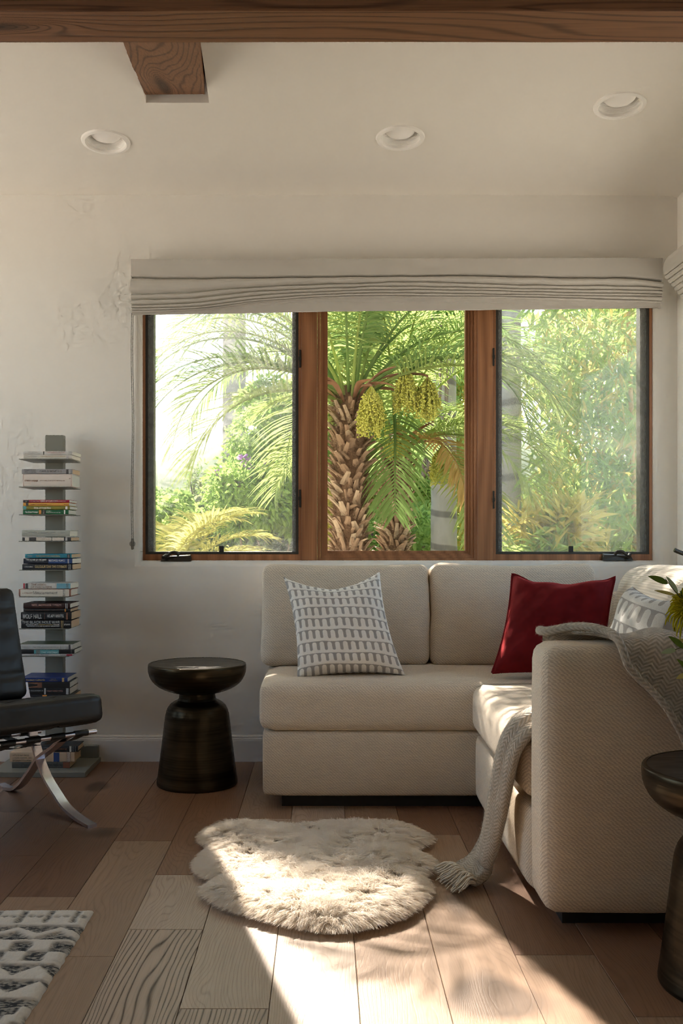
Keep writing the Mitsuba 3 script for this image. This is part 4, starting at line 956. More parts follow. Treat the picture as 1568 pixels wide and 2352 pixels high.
def book(px, o, cover, label, texts=(), bands=(), pages='page_white', depth=None, y=YB, hard=False, top=None, bend=0):
    """px = (x0, x1, y0, y1) of the spine in zoomed pixels of the left strip; texts: (string, x0, x1, base y, cap height, ink, bold)"""
    zx0, zx1, zy0, zy1 = px
    x0, x1, z1, z0 = xp(zx0, y), xp(zx1, y), zp(zy0, o, y), zp(zy1, o, y)
    z0 = max(z0, .0241) + .0002; z1 -= .0002
    h = z1 - z0; D = depth or brn.uniform(.135, .165); k = thing('book', label, 'book', 'books on the tower bookcase')
    c = .0022 if hard else .0008; ov = .003 if hard else 0
    yaw = brn.uniform(-.05, .05)
    n = 8; ring = []
    an = np.linspace(-np.pi / 2, np.pi / 2, n); bulge = .004 if hard else .0018
    outer = [(y + D, z0)] + [(y + bulge - bulge * math.cos(a), z0 + h / 2 + h / 2 * math.sin(a)) for a in an] + [(y + D, z1)]
    innr = [(y + D, z1 - c)] + [(y + bulge + c - bulge * math.cos(a), z0 + h / 2 + (h / 2 - c) * math.sin(a)) for a in an[::-1]] + [(y + D, z0 + c)]
    pg = Polygon(outer + innr)
    m = trimesh.creation.extrude_polygon(pg, x1 - x0, engine='earcut')   # local: x=y, y=z, z=x
    m = trimesh.Trimesh(np.stack([x0 + m.vertices[:, 2], m.vertices[:, 0], m.vertices[:, 1]], 1), m.faces[:, ::-1], process=False)
    ctr = np.array([(x0 + x1) / 2, y, 0])
    X = np.eye(4); X[:3, :3] = rot(0, 0, yaw)[:3, :3] if not texts else np.eye(3)
    if not texts: X[:3, 3] = ctr - X[:3, :3] @ ctr
    put('cover', mv(m, X), cover_mat(cover), k)
    if top: put('front_cover', B(x0 + .0005, x1 - .0005, y + .003, y + D - .001, z1 - .0004, z1 + .0003), cover_mat(top), k)
    pb = bevel(x0 + ov + .001, x1 - ov - .0005, y + bulge + c, y + D - ov - .002, z0 + c + .0001, z1 - c - .0001, .0008)
    pb = pb.copy(); put('pages', mv(pb, X), 'mat_' + pages, k)
    yt = y - .0003
    for (a, b, m_) in bands:
        put('spine_band', bevel(xp(a, y), xp(b, y), yt, y + .0012, z0 + .0008, z1 - .0008, .0001), 'mat_' + m_, k)
    for t in texts:
        s, a, b, base, cap, ink = t[:6]
        text_on(s, cap / 6.0308 / F * y, xp(a, y), zp(base, o, y), yt - .0001, len(t) > 6 and t[6], xp(b, y) - xp(a, y), 'mat_' + ink, k)
    return k
A_, B_, C_ = 980, 1300, 1600
K = (.016, .016, .017); W_ = (.62, .59, .53)
book((320, 1008, 340, 391), A_, (.58, .57, .54), 'thin white paperback with small print, top book on the highest shelf', [('THE IMPROBABLE DESTINIES', 655, 900, 362, 12, 'pink_ink'), ('OF SANDY CLARKE', 700, 850, 381, 10, 'pink_ink'), ('THE COMPANIONS', 385, 520, 362, 9, 'grey_ink'), ('THE NUMBERS BEHIND IT', 345, 560, 380, 9, 'grey_ink')], [(598, 612, 'ink'), (948, 958, 'grey_ink'), (968, 990, 'grey_ink')])
book((330, 996, 391, 445), A_, (.57, .55, .49), 'cream paperback under the white one on the highest shelf', [('Paul Davies', 372, 510, 420, 17, 'grey_ink'), ('THE ORIGIN AND FATE OF THE UNIVERSE', 560, 905, 418, 12, 'gold_ink')], [(925, 948, 'grey_ink')])
book((302, 1003, 587, 655), A_, (.29, .285, .29), 'grey paperback with white capitals on the second shelf from the top', [('REALITY IS NOT', 335, 500, 608, 17, 'ink'), ('WHAT IT SEEMS', 335, 498, 635, 15, 'ink'), ('CARLO ROVELLI', 552, 850, 630, 27, 'ink')], [(918, 945, 'ink'), (955, 975, 'grey_ink')], 'page_tan')
book((318, 1000, 656, 832), A_, (.66, .59, .525), 'very thick cream hardback on the second shelf from the top', [('A Pattern Language', 340, 525, 757, 22, 'brown_ink', True), ('Alexander  Ishikawa  Silverstein  Jacobson  Fiksdahl-King  Angel', 548, 895, 752, 10, 'brown_ink'), ('Oxford', 955, 972, 722, 12, 'brown_ink', False)], [(322, 325, 'pink_ink'), (986, 989, 'pink_ink')], 'page_grey', hard=True, depth=.15)
book((320, 960, 1013, 1052), A_, (.30, .012, .035), 'thin red field guide, topmost of the four bright guides on the third shelf', [('A PHOTOGRAPHIC GUIDE TO', 412, 560, 1038, 9, 'white_ink'), ('BIRDS OF COSTA RICA', 562, 802, 1040, 17, 'white_ink', True), ('Susan Fogden', 810, 915, 1037, 10, 'white_ink')], [(322, 400, 'dark_band'), (350, 372, 'cream_band')], 'page_grey', .13)
book((320, 956, 1053, 1098), A_, (.60, .30, .06), 'thin orange field guide, second from the top on the third shelf', [('The Guide to Birding in North America', 425, 645, 1082, 12, 'brown_ink'), ('COMPLETE', 872, 940, 1081, 8, 'brown_ink')], [(360, 392, 'ink')], 'page_grey', .12)
book((315, 966, 1100, 1148), A_, (.22, .20, .035), 'thin olive field guide, third from the top on the third shelf', [('Birds of Costa Rica', 473, 702, 1136, 22, 'white_ink', True), ('FIELD GUIDE', 412, 460, 1122, 8, 'gold_ink')], [(322, 365, 'teal_ink'), (905, 935, 'white_ink')], 'page_grey', .135)
book((318, 950, 1151, 1213), A_, (.012, .105, .042), 'dark green field guide at the bottom of the stack on the third shelf', [('The Birds of Ireland', 348, 525, 1194, 22, 'white_ink', True), ('Jim Wilson', 642, 712, 1174, 11, 'white_ink'), ('Photographs by Mark Carmody', 642, 835, 1194, 11, 'white_ink')], [(537, 572, 'orange_ink'), (577, 632, 'dark_band'), (595, 612, 'cream_band'), (885, 903, 'white_ink')], 'page_grey', .13)
book((303, 966, 1434, 1525), A_, (.36, .37, .325), 'pale grey-green hardback lying on top on the fourth shelf', [('Last Orders', 356, 530, 1473, 20, 'grey_ink'), ('Graham Swift', 566, 768, 1475, 20, 'grey_ink'), ('KNOPF', 838, 898, 1474, 10, 'grey_ink')], (), 'page_white', hard=True)
book((308, 982, 1532, 1582), A_, (.05, .05, .05), 'black and white paperback at the bottom of the fourth shelf', [('BRAVE NEW WORLD', 512, 708, 1566, 15, 'brown_ink'), ('ALDOUS HUXLEY', 738, 875, 1568, 13, 'pink_ink')], [(345, 402, 'cream_band'), (500, 715, 'cream_band'), (722, 885, 'cream_band'), (905, 932, 'grey_ink')], 'page_tan')
book((347, 990, 1764, 1820), A_, (.02, .19, .27), 'teal paperback on top of the stack on the fifth shelf', [('EGGER', 382, 448, 1803, 22, 'grey_ink'), ('THE QUANTUM UNIVERSES', 495, 832, 1806, 26, 'gold_ink')], [(930, 972, 'dark_band'), (942, 960, 'white_ink')], 'page_tan')
book((325, 1000, 1826, 1899), A_, (.014, .018, .032), 'black and navy paperback in the middle of the fifth shelf', [('THE FUTURE OF THE MIND', 360, 642, 1853, 18, 'white_ink', True), ('THE SCIENTIFIC QUEST TO UNDERSTAND', 392, 605, 1867, 7, 'grey_ink'), ('MICHIO KAKU', 678, 898, 1868, 27, 'white_ink')], [(670, 998, 'navy_band'), (935, 955, 'grey_ink')], 'page_white')
book((308, 1003, 1905, 1982), A_, (.016, .018, .024), 'black paperback with wide white capitals at the bottom of the fifth shelf', [('STEWART', 340, 455, 1949, 14, 'white_ink'), ('CALCULATING THE COSMOS', 483, 925, 1955, 33, 'gold_ink', True)], [(952, 958, 'grey_ink'), (970, 976, 'grey_ink')], 'page_tan')
book((320, 976, 238, 316), B_, (.58, .545, .50), 'white paperback with a red end and light blue tail on the sixth shelf', [('THE BIRDS', 432, 640, 270, 26, 'brown_ink'), ('OF COSTA RICA', 430, 720, 306, 26, 'brown_ink')], [(322, 343, 'red_band'), (352, 388, 'ink'), (396, 398, 'grey_ink'), (785, 975, 'blue_band'), (765, 770, 'grey_ink'), (915, 950, 'ink')], 'page_white')
book((260, 980, 321, 423), B_, (.30, .13, .09), 'cream and reddish-brown hardback at the bottom of the sixth shelf', [('LOCKHART', 310, 455, 383, 15, 'brown_ink', True), ('Measurement', 462, 795, 392, 40, 'ink')], [(282, 958, 'cream_band'), (868, 905, 'ink'), (918, 921, 'grey_ink'), (938, 941, 'grey_ink')], 'page_white', hard=True)
book((322, 970, 516, 591), B_, (.035, .014, .013), 'dark maroon hardback on top of the stack on the seventh shelf', [('NEIL deGRASSE TYSON', 440, 848, 551, 24, 'pink_ink', True), ('LETTERS FROM AN ASTROPHYSICIST', 440, 846, 571, 9, 'brown_ink')], [(905, 916, 'grey_ink'), (926, 934, 'grey_ink')], 'page_white', hard=True)
book((325, 976, 593, 636), B_, K, 'thin black paperback second from the top on the seventh shelf', [('SEVEN BRIEF LESSONS ON PHYSICS', 355, 680, 617, 9, 'brown_ink'), ('CARLO ROVELLI', 712, 858, 614, 9, 'brown_ink')], [(893, 912, 'orange_ink')], 'page_tan')
book((288, 990, 641, 746), B_, K, 'thick black paperback with tall white capitals, third from the top on the seventh shelf', [('WOLF HALL', 312, 580, 726, 58, 'white_ink'), ('HILARY MANTEL', 655, 888, 712, 40, 'white_ink')], [(615, 618, 'brown_ink'), (915, 940, 'brown_ink')], 'page_tan')
book((292, 986, 754, 862), B_, K, 'black paperback with grey and yellow lettering at the bottom of the seventh shelf', [('THE BLACK HOLE WAR', 306, 826, 796, 34, 'grey_ink', True), ('MY BATTLE WITH', 360, 530, 819, 12, 'white_ink', True), ('STEPHEN HAWKING', 538, 730, 819, 12, 'gold_ink', True), ('TO MAKE', 738, 826, 819, 12, 'white_ink', True), ('THE WORLD SAFE FOR QUANTUM MECHANICS', 370, 826, 839, 12, 'white_ink', True), ('physics', 888, 970, 818, 22, 'white_ink')], [(846, 853, 'gold_ink'), (866, 873, 'gold_ink')], 'page_tan')
book((250, 1005, 1086, 1157), B_, (.52, .51, .48), 'white paperback with a dark green cover on top of the eighth shelf', [('Max Tegmark', 235, 420, 1131, 17, 'grey_ink'), ('Our Mathematical Universe', 452, 806, 1133, 19, 'grey_ink')], [(838, 841, 'grey_ink'), (872, 875, 'grey_ink'), (910, 913, 'grey_ink'), (950, 976, 'ink')], 'page_grey', top=(.05, .07, .035))
book((240, 1030, 1159, 1218), B_, (.015, .016, .017), 'black paperback with a teal title block in the middle of the eighth shelf', [('THE VIKINGS', 568, 810, 1209, 27, 'white_ink')], [(470, 815, 'teal_ink'), (500, 555, 'brown_ink'), (985, 988, 'grey_ink')], 'page_grey')
book((245, 1000, 1220, 1248), B_, (.55, .53, .50), 'thin white booklet with a red tail at the bottom of the eighth shelf', [('WILDLIFE AND EXPLORING JUNGLES', 418, 675, 1237, 8, 'ink'), ('WORLD OF', 835, 905, 1236, 8, 'ink')], [(918, 1000, 'red_band')], 'page_grey')
book((290, 936, 1547, 1608), B_, (.016, .035, .15), 'blue guidebook on top of the stack on the ninth shelf', [('Northern California', 366, 620, 1590, 22, 'gold_ink', True), ('David Fix', 700, 778, 1572, 10, 'gold_ink'), ('Andy Bezener', 682, 798, 1590, 10, 'gold_ink')], [(858, 888, 'gold_ink')], 'page_grey')
book((300, 966, 1610, 1690), B_, (.022, .022, .022), 'dark thick book second from the top on the ninth shelf', (), [(300, 582, 'brown_ink')], 'page_grey')
book((300, 966, 1691, 1782), B_, K, 'black paperback with thin white lower-case lettering on the ninth shelf', [('hopes and prospects', 345, 598, 1736, 20, 'grey_ink'), ('noam chomsky', 645, 872, 1738, 20, 'pink_ink')], [(612, 634, 'grey_ink'), (915, 950, 'grey_ink')], 'page_grey')
book((310, 1016, 1783, 1864), B_, (.014, .014, .018), 'black paperback with a glowing planet on its spine at the bottom of the ninth shelf', [('REDEMPTION ARK', 330, 576, 1862, 42, 'white_ink', True), ('ALASTAIR', 706, 880, 1827, 18, 'white_ink'), ('REYNOLDS', 664, 890, 1862, 24, 'white_ink')], [(588, 648, 'orange_ink')], 'page_tan')
YB2 = 4.425
book((165, 966, 905, 998), C_, (.07, .072, .065), 'dark grey book with a brown end at the bottom of the floor stack', [('THE PRINCETON COMPANION', 315, 860, 958, 24, 'ink', True)], [(872, 964, 'brown_band')], 'page_tan', y=YB2, depth=.118)
book((135, 1030, 772, 904), C_, (.53, .39, .26), 'thick tan textbook in the middle of the floor stack behind the chair leg', [('VECTOR CALCULUS,', 175, 405, 822, 16, 'ink'), ('LINEAR ALGEBRA, AND', 175, 440, 857, 16, 'ink'), ('DIFFERENTIAL FORMS', 175, 432, 892, 16, 'ink')], [(742, 822, 'navy_band'), (922, 978, 'brown_ink'), (928, 972, 'cream_band')], 'page_tan', y=YB2, depth=.118)
book((500, 1080, 684, 768), C_, K, 'black hardback on top of the floor stack at the foot of the bookcase', [('Stephen Hawking', 690, 922, 736, 22, 'brown_ink'), ('A BRIEF HISTORY', 540, 680, 716, 12, 'grey_ink'), ('OF TIME', 540, 620, 745, 12, 'grey_ink')], [(962, 990, 'cream_band'), (1010, 1014, 'grey_ink'), (1040, 1044, 'grey_ink')], 'page_tan', hard=True, y=YB2, depth=.115)
# ------------------------------------------------------------- the garden beyond the window
lab(put('ground', B(-60, 60, YW + .3, 200, -.40, -.30), mat('soil', pr((.20, .18, .10), .95))), 'dry garden ground', kind='structure')
leafmat('frond', (.20, .30, .10), 1.0, .38); leafmat('frond_light', (.32, .40, .13), 1.0, .4); leafmat('frond_dry', (.42, .28, .10), .9, .5); leafmat('frond_gold', (.46, .45, .15), 1.0, .45)
leafmat('leaf_bright', (.36, .50, .14), 1.15, .5); leafmat('leaf_mid', (.25, .37, .11), 1.0, .45); leafmat('leaf_dark', (.12, .17, .08), .7, .35); leafmat('leaf_grey', (.34, .38, .23), .9, .4); leafmat('leaf_yellow', (.58, .50, .15), 1.15, .5)
plain('boot', (.25, .165, .105), .9); plain('fibre', (.16, .095, .055), .95); plain('bark', (.20, .15, .11), .9); plain('spathe', (.24, .12, .065), .6)
plain('bead_green', (.42, .42, .08), .5)
def f_trunk(p, n, uv):
    r = smoothstep(.86, .97, .5 + .5 * dr.sin(p.z * 21 + 1.5 * noise(p.x * 5, p.y * 5)))
    return mix((.36, .335, .31), (.15, .135, .125), dr.clip(r * .8 + .5 * (noise(p.x * 22, p.y * 22, p.z * 9) - .4), 0, 1))
mat('smooth_bark', pr(mikit.proc(f_trunk), .9))
gg = np.random.default_rng(33)
def leaflets(bases, dirs, ups, L, W, droop, seg=4):
    """many tapering strips at once: (n,3) bases, directions, upward normals, lengths, widths -> vertices, faces"""
    n = len(bases); s = np.linspace(0, 1, seg + 1)
    side = np.cross(dirs, ups); side /= np.linalg.norm(side, axis=1, keepdims=True) + 1e-9
    v = []
    for k, t in enumerate(s):
        c = bases + dirs * (L * t)[:, None] + np.array([0, 0, -1.0]) * (droop * L * t * t)[:, None]
        w = (W / 2 * (np.sin(np.pi * (t * .88 + .10)) ** .7 if k < seg else .03))[:, None]
        v += [c - side * w, c + side * w]
    V = np.stack(v, 1).reshape(-1, 3); o = (np.arange(n) * 2 * (seg + 1))[:, None, None]
    f = []
    for k in range(seg): a = 2 * k; f += [[a, a + 1, a + 3], [a, a + 3, a + 2]]
    return trimesh.Trimesh(V, (np.array(f)[None] + o).reshape(-1, 3), process=False)
def frond(base, az, e0, L, drop, nl=46, ll=.30, lw=.013, m='mat_frond', parent=None, g=gg, petiole=.22, vee=.5):
    """a feather palm leaf: arching rachis, two ranks of leaflets"""
    n = 40; s = np.linspace(0, 1, n); el = e0 - drop * s ** 1.35
    tw = g.normal(0, .12)
    d = np.stack([np.cos(el) * np.cos(az + tw * s), np.cos(el) * np.sin(az + tw * s), np.sin(el)], 1)
    p = base + np.r_[[[0, 0, 0]], np.cumsum((d[1:] + d[:-1]) / 2 * (L / (n - 1)), axis=0)]
    r = tube(p, np.linspace(.011, .0022, n), 6)
    t = np.linspace(petiole, .985, nl); idx = t * (n - 1); i0 = np.minimum(idx.astype(int), n - 2); fr_ = (idx - i0)[:, None]
    b = p[i0] * (1 - fr_) + p[i0 + 1] * fr_; td = d[i0]
    sd_ = np.cross(td, [0, 0, 1.0]); sd_ /= np.linalg.norm(sd_, axis=1, keepdims=True) + 1e-9; upn = np.cross(sd_, td)
    ms = [r]
    u = (t - petiole) / (1 - petiole)
    for sg in (-1, 1):
        fw = .35 + .75 * u + g.normal(0, .06, nl)                  # forward lean grows to the tip
        dd = sd_ * sg + td * fw[:, None] + upn * (vee + g.normal(0, .12, nl))[:, None]; dd /= np.linalg.norm(dd, axis=1, keepdims=True)
        LL = ll * (np.sin(np.pi * (u * .80 + .16)) ** .6) * g.uniform(.88, 1.1, nl)
        ms.append(leaflets(b, dd, upn + g.normal(0, .2, (nl, 3)), LL, np.full(nl, lw), .28 + g.uniform(0, .25, nl)))
    k = put('frond', cat(ms), m, parent, False)
    return p
def fruit(base, out, drop, n, spread, parent, seed, L=.26):
    g = np.random.default_rng(seed); ms = []
    a, b = np.asarray(base, float), np.asarray(base) + out
    st_ = spline([a, a + np.asarray(out) * .6 + [0, 0, .03], b, b + [0, 0, -.03]], 10)
    put('fruit_stalk', tube(st_, .008, 7), 'mat_spathe', parent, 40)
    o = trimesh.creation.icosahedron(); bead, bf = np.array(o.vertices), np.array(o.faces)
    V, Fc, k = [], [], 0
    for i in range(n):
        th = g.uniform(0, 2 * np.pi); rr = spread * math.sqrt(g.uniform(.05, 1))
        e = b + [math.cos(th) * rr, math.sin(th) * rr, -L * g.uniform(.7, 1.05) + rr * .3]
        q = spline([b, b + [math.cos(th) * rr * .7, math.sin(th) * rr * .7, -L * .35], e], 14)
        t = tube(q, .0016, 3, cap=False); V.append(t.vertices); Fc.append(t.faces + k); k += len(t.vertices)
        for j in range(4, 14):
            for _ in range(2):
                c = q[j] + g.normal(0, .006, 3); V.append(bead * .0062 + c); Fc.append(bf + k); k += 12
    lab(put('fruit_cluster', trimesh.Trimesh(np.vstack(V), np.vstack(Fc), process=False), 'mat_bead_green', parent), 'hanging bunch of tiny yellow-green fruit', kind='stuff')
def boot_mesh():
    n = 6; rows = []
    for i in range(n):
        s = i / (n - 1); w = .034 * (1 - .45 * s); t = .012 * (1 - .5 * s)
        c = np.array([.004 + .050 * s ** 1.5, 0, .13 * s])
        rows.append([c + [t, 0, 0], c + [t * .4, w, 0], c + [-t, w * .8, 0], c + [-t, -w * .8, 0], c + [t * .4, -w, 0], c + [t, 0, 0]])
    m = grid_mesh(np.array(rows)); e = rows[-1]
    return cat([m, trimesh.Trimesh(np.array(e[:5]), [[0, 1, 2], [0, 2, 3], [0, 3, 4]], process=False)])
BOOT = [mikit.ply(boot_mesh(), 'mat_boot'), mikit.ply(boot_mesh(), mat('boot_pale', pr((.36, .27, .185), .9)))]
def palm(label, cx, cy, ztop, r, nb, seed, fronds, fruits):
    g = np.random.default_rng(seed); k = thing('palm_tree', label, 'palm tree', 'short shaggy palms outside the middle window')
    zz = np.linspace(-.35, ztop + .1, 60)
    core = [(0, -.35)] + [(r * .82 * (1 + .06 * math.sin(z * 40)) * (1.0 if z < ztop - .2 else 1 - .5 * (z - ztop + .2) / .3), z) for z in zz] + [(0, ztop + .1)]
    put('trunk', mv(lathe(core, 24), t=(cx, cy, 0)), 'mat_fibre', k, True)
    for i in range(nb):
        z = .72 + (ztop - .76) * (i + .5) / nb; th = i * 2.39996 + g.normal(0, .15)
        M = frame_of([cx + r * .72 * math.cos(th), cy + r * .72 * math.sin(th), z], [math.cos(th), math.sin(th), 0], [-math.sin(th), math.cos(th), 0], [0, 0, 1])
        M = M @ rot(g.normal(0, .25), g.normal(.18, .2), g.normal(0, .3)) @ np.diag([1, g.uniform(.35, .75), g.uniform(.45, .85), 1])
        put('leaf_base', BOOT[int(g.uniform() < .35)], None, k, xf=M)
    hair = trimesh.Trimesh(*(lambda m: (m.vertices, m.faces))(mv(trimesh.creation.cylinder(r * .86, ztop - .7, sections=32), t=(cx, cy, (ztop + .75) / 2))), process=False)
    lab(put('trunk_fibre', fuzz(hair, 9000, .06, .0012, seed), 'mat_fibre', k), 'shaggy brown trunk fibre', kind='stuff')
    top = np.array([cx, cy, ztop])
    for az, e0, L, drop, m in fronds:
        a = math.radians(az); frond(top + [math.cos(a) * r * .5, math.sin(a) * r * .5, g.uniform(-.02, .08)], a, math.radians(e0), L, math.radians(drop), 50, .36 if L > 1 else .26, .0125, 'mat_' + m, k, g)
    for i, (o, out, n, sp, L) in enumerate(fruits): fruit(top + o, np.array(out), 0, n, sp, k, seed + i, L)
    for i in range(7):                                             # dry brown spathes sticking out of the crown
        th = g.uniform(math.pi * .9, math.pi * 2.1); d = np.array([math.cos(th), math.sin(th), 0])
        q = spline([top + d * r * .6, top + d * .18 + [0, 0, .10], top + d * .36 + [0, 0, .10 + g.uniform(-.1, .06)]], 10)
        rows = [[p_ + np.cross(d, [0, 0, 1]) * w, p_ + np.array([0, 0, -w * .7]), p_ - np.cross(d, [0, 0, 1]) * w] for p_, w in zip(q, .022 * np.sin(np.linspace(.35, 3.0, 10)))]
        put('spathe', grid_mesh(np.array(rows)), 'mat_spathe', k, True)
    return k
p1 = P(803, 925, 5.9); p2 = P(908, 1035, 6.45)
fr1 = []
def crown(n, L, a0, e_hi, e_lo, ms):
    """fronds spread round a crown; those towards us stand up so that the trunk stays in view, few reach high to the left"""
    out = []
    for i in range(n):
        az = (i * 137.5 + a0) % 360; e = e_hi - (e_hi - e_lo) * i / n + gg.normal(0, 4); dr_ = 88 + 34 * i / n
        if 215 < az < 325: e, dr_ = 74 + gg.normal(0, 5), 62
        elif 120 < az <= 215: e = min(e, 58)
        out.append((az, e, L + .3 * gg.uniform(), dr_, gg.choice(ms)))
    return out
fr1 = crown(20, 1.25, 20, 82, 26, ['frond', 'frond', 'frond_light'])
fr1 += [(186, 40, 1.45, 105, 'frond'), (200, 28, 1.4, 100, 'frond'), (176, 50, 1.5, 112, 'frond'), (212, 14, 1.2, 92, 'frond_light'), (183, 66, 1.25, 105, 'frond'), (168, 72, 1.2, 95, 'frond'),  # includes a steep leftward frond added to shade floor and sofa base
        (350, 40, 1.4, 105, 'frond'), (8, 55, 1.45, 112, 'frond'), (335, 28, 1.3, 90, 'frond_light'), (20, 64, 1.5, 120, 'frond')]
palm('shaggy brown-trunked palm in front outside the middle window', p1[0], p1[1], p1[2], 0.105, 280, 41, fr1,
     [((0.02, -.06, .02), (.10, -.10, .06), 75, .085, .30), ((-.10, -.05, .0), (-.13, -.08, .05), 60, .06, .30), ((.10, -.04, .10), (.22, -.06, .10), 60, .08, .28), ((.12, 0, .12), (.33, -.10, .02), 60, .08, .26)])
fr2 = crown(13, 1.05, 70, 80, 20, ['frond', 'frond_light', 'frond_light'])
fr2 += [(315, 18, 1.15, 88, 'frond_light'), (335, 26, 1.2, 92, 'frond_light'), (300, 12, .9, 95, 'frond_dry'), (350, 34, 1.2, 100, 'frond_light')]
palm('slimmer shaggy palm behind the first one, partly hidden by a drooping frond', p2[0], p2[1], p2[2], .078, 190, 43, fr2,
     [((.06, -.05, .02), (.22, -.12, .0), 75, .085, .26), ((.02, 0, .05), (-.02, -.12, .14), 50, .08, .26)])
frond(P(905, 938, 6.15), math.radians(268), -.75, .78, .75, 34, .26, .016, 'mat_frond', 'palm_tree_001', gg, .02, .15)
frond(P(1040, 1040, 6.2), math.radians(285), -.5, .80, .9, 34, .28, .015, 'mat_frond_light', 'palm_tree_001', gg, .05, .2)
def tall_palm(label, px, y, w_px, h, flare=.1):
    k = thing('tall_palm', label, 'palm tree', 'tall smooth grey palm trunks'); x = (px - PX) / F * y; r = w_px / 2 / F * y
    prof = [(0, -.35)] + [(r * (1 + flare * math.exp(-(z + .35) / 1.2) - .03 * z / 3) * (1 + .012 * math.cos(z * 21)), z) for z in np.linspace(-.35, h, 120)] + [(0, h)]
    put('trunk', mv(lathe(prof, 28), t=(x, y, 0)), 'mat_smooth_bark', k, 40)
tall_palm('tall grey palm trunk behind the fronds in the left window', 538, 10.0, 54, 7.5)
tall_palm('tall grey palm trunk at the right side of the middle window', 1019, 9.0, 56, 7.0, .3)
tall_palm('tall ringed grey palm trunk at the left of the right window', 1171, 8.0, 50, 7.0, .2)

def leaf_cloud(blobs, per, L, W, g, shell=.55, droop=.3, updir=None):
    """rhombic leaves in ellipsoid clumps; blobs: (centre, radii)"""
    B_, D_, U_, L_ = [], [], [], []
    for c, r in blobs:
        d = g.normal(0, 1, (per, 3)); d /= np.linalg.norm(d, axis=1, keepdims=True)
        q = np.asarray(c) + d * np.asarray(r) * (shell + (1 - shell) * g.uniform(0, 1, (per, 1)) ** .5)
        dd = d * .7 + g.normal(0, .7, (per, 3)) + (updir if updir is not None else 0); dd /= np.linalg.norm(dd, axis=1, keepdims=True)
        B_.append(q); D_.append(dd); U_.append(g.normal(0, 1, (per, 3)) + [0, 0, .6]); L_.append(L * g.uniform(.6, 1.25, per))
    L_ = np.concatenate(L_)
    return leaflets(np.vstack(B_), np.vstack(D_), np.vstack(U_), L_, L_ * W / L, np.full(len(L_), droop), 2)
def clumps(px0, px1, py0, py1, y, n, rad, g, dy=.5):
    """n clump centres inside a picture rectangle at about depth y"""
    return [(P(g.uniform(px0, px1), g.uniform(py0, py1), y + g.uniform(-dy, dy)), np.array([rad, rad, rad * .8]) * g.uniform(.7, 1.3)) for _ in range(n)]
def bush(name, label, catg, blobs, per, L, W, mats, seed, foot=None, shell=.5, updir=None, group=None):
    k = thing(name, label, catg, group); g = np.random.default_rng(seed)
    for i, m in enumerate(mats):
        lab(put('foliage', leaf_cloud(blobs[i::len(mats)], per, L, W, g, shell, updir=updir), 'mat_' + m, k), 'many small leaves', kind='stuff')
    if foot is not None:
        ms = [tube(spline([foot + g.normal(0, .05, 3) * [1, 1, 0], (foot + c) / 2 + g.normal(0, .06, 3), c], 8), np.linspace(.02, .006, 8), 5) for c, _ in blobs[::max(1, len(blobs) // 9)]]
        put('branches', cat(ms), 'mat_bark', k, True)
    return k
def flowers(k, spots, m, s, g):
    for c in spots:
        d = g.normal(0, 1, (14, 3)); d /= np.linalg.norm(d, axis=1, keepdims=True)
        put('blossom', leaflets(c + d * s * .3, d, g.normal(0, 1, (14, 3)), np.full(14, s), np.full(14, s * .7), np.full(14, .1), 2), m, k)
leafmat('purple', (.48, .27, .52), .8, .5, .15); leafmat('pink', (.60, .36, .50), .8, .5, .15)
g = np.random.default_rng(55)
def gnd(px, y): q = P(px, 1229, y); q[2] = -.3; return q
bl = clumps(515, 700, 1075, 1215, 8.0, 46, .17, g) + clumps(560, 700, 900, 1080, 8.6, 30, .20, g)
kb = bush('flowering_shrub', 'bright green shrub with purple blossoms beside the left window trunk', 'shrub', bl, 330, .055, .024, ['leaf_bright', 'leaf_mid', 'leaf_bright'], 61, gnd(620, 8.2))
flowers(kb, [P(*q, 7.75) for q in ((505, 1085), (520, 1105), (535, 1098), (560, 1055), (562, 1090), (548, 1130), (570, 1065), (608, 1070), (612, 1120), (640, 1145), (628, 1152), (655, 1120), (518, 1180), (600, 1165))], 'mat_purple', .05, g)
bush('grey_shrub', 'rounded silvery green shrub at the bottom of the left window', 'shrub', clumps(385, 530, 1140, 1270, 9.2, 60, .15, g), 230, .045, .026, ['leaf_grey', 'leaf_grey', 'leaf_mid'], 62, gnd(460, 9.2))
bush('feathery_sapling', 'thin feathery sapling rising out of the silvery shrub', 'shrub', [(P(452 + 10 * math.sin(i), 1090 + i * 8, 9.0) + g.normal(0, .05, 3), np.array([.05, .05, .12])) for i in range(14)] + [(P(482 + i * 2.4, 1150 - i * 7, 9.0), np.array([.04, .04, .08])) for i in range(8)], 60, .05, .014, ['leaf_grey', 'leaf_mid'], 63, gnd(470, 9.0), updir=np.array([0, 0, .8]))
bush('yellow_green_shrub', 'small yellow-green shrub in the lower left corner of the left window', 'shrub', clumps(345, 415, 1150, 1265, 8.0, 30, .14, g), 150, .05, .03, ['leaf_bright', 'leaf_mid'], 64, gnd(375, 8.0))
bush('dark_shrub', 'dark glossy round shrub at the bottom right of the left window', 'shrub', clumps(590, 700, 1205, 1300, 8.4, 34, .14, g), 200, .055, .034, ['leaf_dark', 'leaf_dark', 'leaf_mid'], 65, gnd(640, 8.4))
kl = thing('low_palm', 'low palm with golden fronds fanning up at the bottom of the left window', 'palm tree')
c0 = P(408, 1325, 6.2)
for az, e0, L in ((0, 52, .95), (20, 38, .95), (-25, 60, .85), (150, 50, .85), (190, 45, .8), (80, 70, .9), (40, 62, 1.0), (-10, 72, .8), (110, 64, .8)):
    frond(c0 + gg.normal(0, .03, 3), math.radians(az), math.radians(e0), L * .72, math.radians(70), 36, .25, .014, 'mat_frond_gold', kl)
